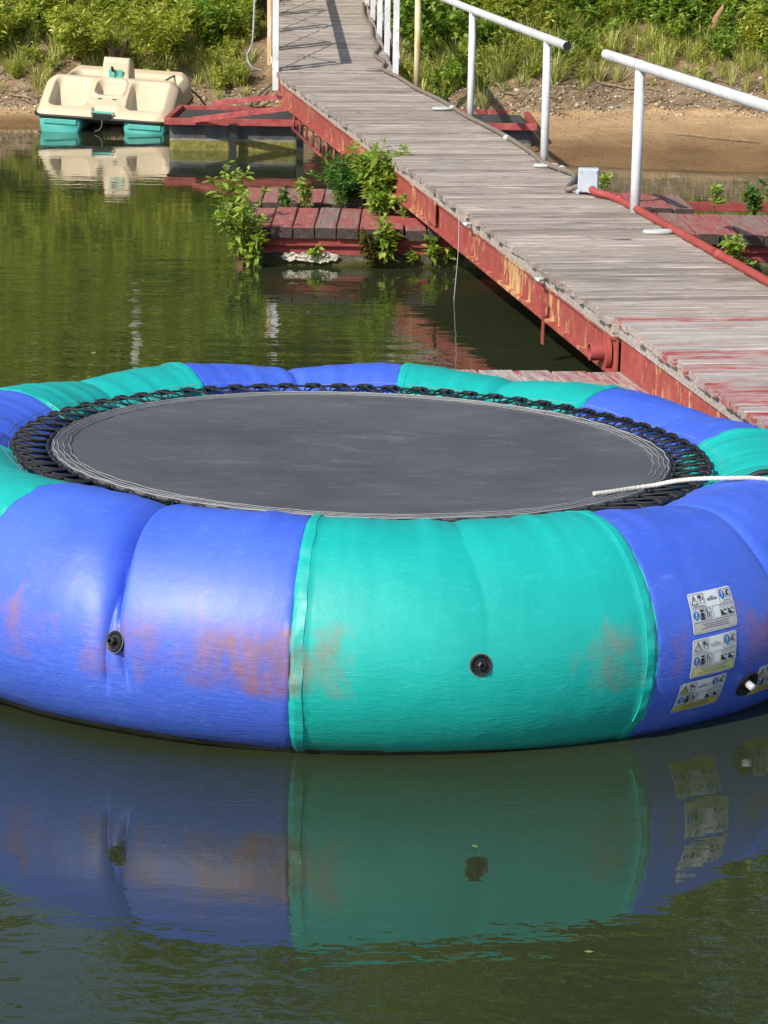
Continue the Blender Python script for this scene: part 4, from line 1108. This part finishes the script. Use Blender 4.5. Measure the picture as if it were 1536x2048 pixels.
for _ in range(420):
    x = rng.uniform(-8, 8); y = rng.uniform(34, 42); v = float(veg_density(x, y))
    if not (-.45 < v < .5) or (-2.15 < x < .15): continue
    if v < 0 and rng.random() > .35: continue
    big.append(place(tmplS[rng.integers(3)], x, y, float(terr(x, y)), .5 + .7*rng.random(), rng.random()*6.3))
for _ in range(230):
    x = rng.uniform(-15, 15); y = rng.uniform(44.5, 49); s = 2.2 + 2.2*rng.random()
    if -2.8 < x < .8 and y < 46.5: continue
    big.append(place(tmplA[rng.integers(4)], x, y, float(terr(x, y)) - .1, s, rng.random()*6.3))
    if rng.random() < .5: bigB.append(place(tmplB[rng.integers(4)], x + .4, y + .5, float(terr(x, y)) + .6, s*.8, rng.random()*6.3))
mk('undergrowth', leafmesh('undergrowth', np.concatenate(big)), M['leafA'], label='dense narrow leaved undergrowth covering the bank', cat='undergrowth', kind='stuff')
mk('undergrowth', leafmesh('undergrowth', np.concatenate(bigB)), M['leafB'], label='dense broad leaved undergrowth among the bank weeds', cat='undergrowth', kind='stuff')

# grass tufts on the bank (stuff)
def grass_tuft(n, h, spread):
    a = rng.random(n)*2*PI; b = np.stack([np.cos(a), np.sin(a)], -1)*(rng.random(n)[:, None]*.05)
    lean = spread*(.2 + rng.random(n)); hh = h*(.5 + .6*rng.random(n)); w = .003 + .004*rng.random(n)
    base = np.concatenate([b, np.zeros((n, 1))], 1); out = np.stack([np.cos(a), np.sin(a), np.zeros(n)], -1); side = np.stack([-np.sin(a), np.cos(a), np.zeros(n)], -1)
    mid = base + out*(lean*.35)[:, None] + np.array([0, 0, 1])*(hh*.65)[:, None]; tip = base + out*lean[:, None] + np.array([0, 0, 1])*hh[:, None]
    q1 = np.stack([base - side*w[:, None], base + side*w[:, None], mid + side*w[:, None]*.8, mid - side*w[:, None]*.8], 1)
    q2 = np.stack([mid - side*w[:, None]*.8, mid + side*w[:, None]*.8, tip + side*.001, tip - side*.001], 1)
    V = np.concatenate([q1, q2], 1).reshape(-1, 4, 3); return V
gt = [grass_tuft(34, .30, .26) for _ in range(5)]
G_ = []
for _ in range(7500):
    x = rng.uniform(-8, 8); y = rng.uniform(34, 43); v = float(veg_density(x, y))
    if not (-.55 < v < 2.2) or (-2.1 < x < .1): continue
    if v < 0 and rng.random() > .3: continue
    if v > 1.3 and rng.random() > .5: continue
    s = .4 + .9*rng.random()**1.5; s *= 1.35 if (.4 < x < 3.2) else 1
    G_.append(place(gt[rng.integers(5)], x, y, float(terr(x, y)) - .02, s, rng.random()*6.3))
mk('grass', leafmesh('grass', np.concatenate(G_)), M['grass'], label='tufts of long grass along the bank above the sand', cat='grass', kind='stuff')

# gravel and stones (stuff)
ico = [(0,0,1),(.89,0,.45),(.28,.85,.45),(-.72,.53,.45),(-.72,-.53,.45),(.28,-.85,.45),(.72,.53,-.45),(-.28,.85,-.45),(-.89,0,-.45),(-.28,-.85,-.45),(.72,-.53,-.45),(0,0,-1)]
icf = np.array([(0,1,2),(0,2,3),(0,3,4),(0,4,5),(0,5,1),(1,6,2),(2,7,3),(3,8,4),(4,9,5),(5,10,1),(2,6,7),(3,7,8),(4,8,9),(5,9,10),(1,10,6),(11,7,6),(11,8,7),(11,9,8),(11,10,9),(11,6,10)])
ico = np.array(ico); PV = []; PF = []; cnt = 0
while cnt < 5200:
    x = rng.uniform(-7, 7); y = rng.uniform(33.5, 40.5); k = y - float(shore(x)) - float(sandw(x))
    if not (-.55 < k < 1.7): continue
    dens = math.exp(-((k - .25)/.5)**2)
    if -5.6 < x < -4.6: dens *= 1.0 if -.5 < k < .4 else .3
    elif k < 0: dens *= .25
    if rng.random() > dens + .08: continue
    s = .010 + .024*rng.random()**3 + (.022 if rng.random() < .02 else 0)
    v = ico*(.75 + .5*rng.random((12, 1)))*np.array([1, .8, .6])*s; a = rng.random()*6.3; c_, s_ = math.cos(a), math.sin(a)
    v = v @ np.array([[c_, s_, 0], [-s_, c_, 0], [0, 0, 1]]) + np.array([x, y, float(terr(x, y)) + s*.25])
    PV.append(v); PF.append(icf + 12*cnt); cnt += 1
def mat_gravel():
    t = NT('mixed_gravel'); g = t.node('ShaderNodeNewGeometry')
    return t.fin(t.ramp(g.outputs['Random Per Island'], [(0, lin(96, 84, 68)), (.4, lin(150, 134, 110)), (.8, lin(172, 156, 130)), (1, lin(200, 188, 168))]), .85, None, .2)
mk('gravel', np_mesh('gravel', np.concatenate(PV), np.concatenate(PF), 3), mat_gravel(), label='pale gravel scattered where the sand meets the bank', cat='gravel', kind='stuff')

# exposed roots, twigs and litter
def crooked(p0, p1, n=6, j=.06, lift=.02):
    out = []
    for i in range(n):
        t = i/(n-1); x = p0[0]*(1-t) + p1[0]*t + rnd.gauss(0, j); y = p0[1]*(1-t) + p1[1]*t + rnd.gauss(0, j)
        out.append((x, y, float(terr(x, y)) + lift + abs(rnd.gauss(0, .02))))
    return out
RM = MB()
for _ in range(150):
    x = rng.uniform(-7, 6.5)
    if -2.0 < x < -.0: continue
    y = float(shore(x) + sandw(x)) + rng.uniform(-.05, 1.4); a = rng.uniform(-.9, .9) + (0 if rng.random() < .5 else PI); l = .2 + .6*rng.random()
    pts = crooked((x, y), (x + l*math.cos(a), y + .5*l*math.sin(a)), 5, .03, .01)
    RM.tube(spline(pts, 3), [.011*(1-.06*i) for i in range(13)], 5)
RM.build('bank_roots', M['root'], None, True, label='tangle of exposed roots and twigs on the bare bank', cat='roots', kind='stuff')
for (p0, p1, r, lab) in (((3.7, 33.9), (4.7, 33.3), .010, 'pale straight stick lying on the wet sand'), ((-5.6, 38.3), (-4.95, 37.9), .014, 'crooked dry branch lying on gravel left of the boat'),
                         ((1.35, 36.0), (1.75, 35.6), .018, 'curled grey root on the bank behind the rail posts'), ((2.75, 36.3), (3.4, 36.0), .016, 'spread grey root at the top of the sand slope'),
                         ((-2.2, 38.5), (-1.65, 38.2), .018, 'curved pale root on the bank beside the gangway')):
    MB().tube(spline(crooked(p0, p1, 5, .03 if 'straight' not in lab else .004, .015), 4), r, 6).build('stick', M['twig'], None, smooth=True, label=lab, cat='stick')

# broken stump on the right bank
st_ = Vector(T3(4.45, 37.0, -.05)); e = empty('stump', st_, label='broken brown snag standing in the weeds on the right bank', cat='stump')
MB().tube([(0, 0, 0), (.02, 0, .25), (.10, 0, .45), (.19, 0, .62)], [.07, .06, .05, .02], 9).build('trunk', M['drybrown'], e, smooth=True)
for k in range(4): MB().tube(spline([(0.02*k, 0, .05*k), (.14 + .06*k, -.05, .22 + .06*k), (.26 + .07*k, -.06 + .03*k, .34 + .09*k)], 3), .008, 5).build('branch', M['twig'], e, smooth=True)
MB().tube([(-.12, .05, 0), (-.13, .05, .3), (-.15, .05, .5)], [.02, .016, .006], 6).build('branch', M['drybrown'], e, smooth=True)

# the low tree over the pedal boat
tl = Vector(T3(-4.15, 39.0, -.05)); e = empty('shrub_tree', tl, label='leaning shrub with twisted trunk and roots behind the pedal boat', cat='shrub')
MB().tube(spline([(0, 0, 0), (-.04, 0, .15), (.02, .02, .32), (.0, .05, .5), (-.15, .1, .8)], 4), [.13 - .006*i for i in range(17)], 9).build('trunk', M['bark'], e, smooth=True)
MB().tube(spline([(.05, 0, 0), (.09, 0, .2), (.16, .03, .4), (.3, .05, .7)], 4), [.06 - .003*i for i in range(13)], 8).build('limb', M['bark'], e, smooth=True)
for k in range(6): 
    a = -2.6 + k*.45
    px, py = .45*math.cos(a), .35*math.sin(a)
    MB().tube(spline([(0, 0, .06), (px*.4, py*.4, .05), (px*.8, py*.8, float(terr(tl.x+px*.8, tl.y+py*.8)) - tl.z + .02), (px*1.3, py*1.3, float(terr(tl.x+px*1.3, tl.y+py*1.3)) - tl.z)], 3), [.035 - .0028*i for i in range(10)], 6).build('root', M['bark'], e, smooth=True)
cl = []
for k in range(26):
    a = rng.random()*6.3; r = rng.random()**.5*.95
    L_, _s = shrub(5, .5, .4, .14, .034, 30); cl.append(L_ + np.array([math.cos(a)*r - .05, math.sin(a)*r*.6 - .12, .30 + .45*rng.random()]))
mk('crown', leafmesh('crown', np.concatenate(cl)), M['leafA'], e)
# a few separate shrubs that stand out of the mass
for (x, y, n, h, sp, ll, lw_, per, mt, lab) in (
        (-5.9, 39.2, 14, .9, .55, .13, .036, 50, 'leafA', 'yellow green shrub at the far left of the bank'),
        (-2.6, 39.9, 16, 1.1, .6, .17, .038, 55, 'leafB', 'dark lance leaved shrub left of the upper gangway'),
        (-3.3, 39.6, 14, .9, .5, .16, .036, 50, 'leafA', 'willow leaved shrub above the pedal boat console'),
        (.62, 37.6, 16, 1.3, .5, .13, .062, 60, 'leafB', 'tall broad leaved shrub right beside the upper gangway posts'),
        (1.15, 38.0, 14, 1.0, .5, .13, .060, 55, 'leafB', 'broad leaved shrub behind the rusty rail post'),
        (5.25, 37.3, 18, .9, .6, .12, .050, 60, 'leafB', 'glossy dense shrub at the right edge beside the snag'),
        (4.0, 38.3, 14, .9, .5, .12, .045, 55, 'leafA', 'leafy shrub on the bank left of the broken snag')):
    plant('shrub', T3(x, y, -.04), n, h, sp, ll, lw_, per, mt, lab, cat='shrub', sr=.009)

# tall trees on the bank above the picture (seen only mirrored in the lake)
def tree_mesh(seed, H, R):
    r = np.random.default_rng(seed); segs = []; cents = []
    for k in range(11):
        a = r.random()*6.3; z0 = H*(.22 + .6*r.random()); L_ = R*(.5 + .5*r.random())*(1.15 - .5*z0/H)
        segs.append(((0, 0, z0), (math.cos(a)*L_*.5, math.sin(a)*L_*.5, z0 + L_*.35), (math.cos(a)*L_, math.sin(a)*L_, z0 + L_*.55)))
        for q in range(8): cents.append(np.array(segs[-1][2])*(.45 + .6*r.random()) + np.array([0, 0, z0*(1-.7)*.3]) + r.normal(size=3)*R*.16)
    for q in range(16): cents.append(np.array([r.normal()*R*.3, r.normal()*R*.3, H*(.8 + .18*r.random())]))
    Ls = []
    for c in cents:
        n = 170; p = c + r.normal(size=(n, 3))*R*.13*np.array([1, 1, .7]); D = unit(r.normal(size=(n, 3)) + np.array([0, 0, -.2])); ln = .20 + .16*r.random(n)
        Ls.append(leaves(p, D, ln, ln*.55, np.full(n, .5)))
    m = MB(); m.tube([(0, 0, -.3), (.05, 0, H*.2), (-.1, .1, H*.5), (0, 0, H*.92)], [.24, .19, .13, .03], 9)
    for s in segs: m.tube(s, [.08, .05, .015], 6)
    return leafmesh('crown', np.concatenate(Ls)), m.mesh('trunk', True)
tms = [tree_mesh(s, 11 + 2*s, 3.4) for s in range(3)]
for c_, t_ in tms: c_.materials.append(M['leafT']); t_.materials.append(M['bark'])
tp_ = [(-11, 47), (-7.2, 49), (-3.6, 46.5), (.6, 50), (3.2, 46.5), (6.4, 48), (9.6, 46.5), (-14.5, 45), (13.5, 47), (-9, 53), (-1, 55), (5, 54), (11, 54), (2, 60), (-6, 60)]
for i, (x, y) in enumerate(tp_):
    e = empty('tree', T3(x, y, -.1), (0, 0, i*1.3), label='tall leafy tree on the bank above the picture, mirrored in the lake', cat='tree', group='trees along the top of the bank')
    s = (.82 if x < 1 else 1.2) + .35*rnd.random(); e.scale = (s, s, s)
    mk('crown', tms[i % 3][0], None, e); mk('trunk', tms[i % 3][1], None, e)

wp_ = empty('white_post', T3(-4.3, 44.0, -.2), label='white post among the trees above the bank, mirrored left of the float', cat='post')
MB().box((0, 0, 1.25), (.13, .13, 2.5)).build('shaft', M['white'], wp_, bevel=.01)
MB().lathe([(.11, 2.5), (.11, 2.53), (.0, 2.62)], None, 4).build('cap', M['white'], wp_)

# specks of leaf litter afloat
FL_ = []
for _ in range(70):
    x = rng.uniform(-4, 3); y = rng.uniform(6.3, 30)
    if math.hypot(x - TX, y - TY) < 2.35 or (x > .2 and y < 16.2 and y > 13): continue
    a = rng.random()*6.3; l = .012 + .03*rng.random()**2; w_ = l*.45
    c_, s_ = math.cos(a), math.sin(a); z_ = .004
    FL_.append([[x - c_*l, y - s_*l, z_], [x - s_*w_, y + c_*w_, z_ + .002], [x + c_*l, y + s_*l, z_ + .001], [x + s_*w_, y - c_*w_, z_]])
mk('floating_litter', leafmesh('floating_litter', np.array(FL_)), M['grass'], label='specks of leaf litter afloat on the lake', cat='litter', kind='stuff')
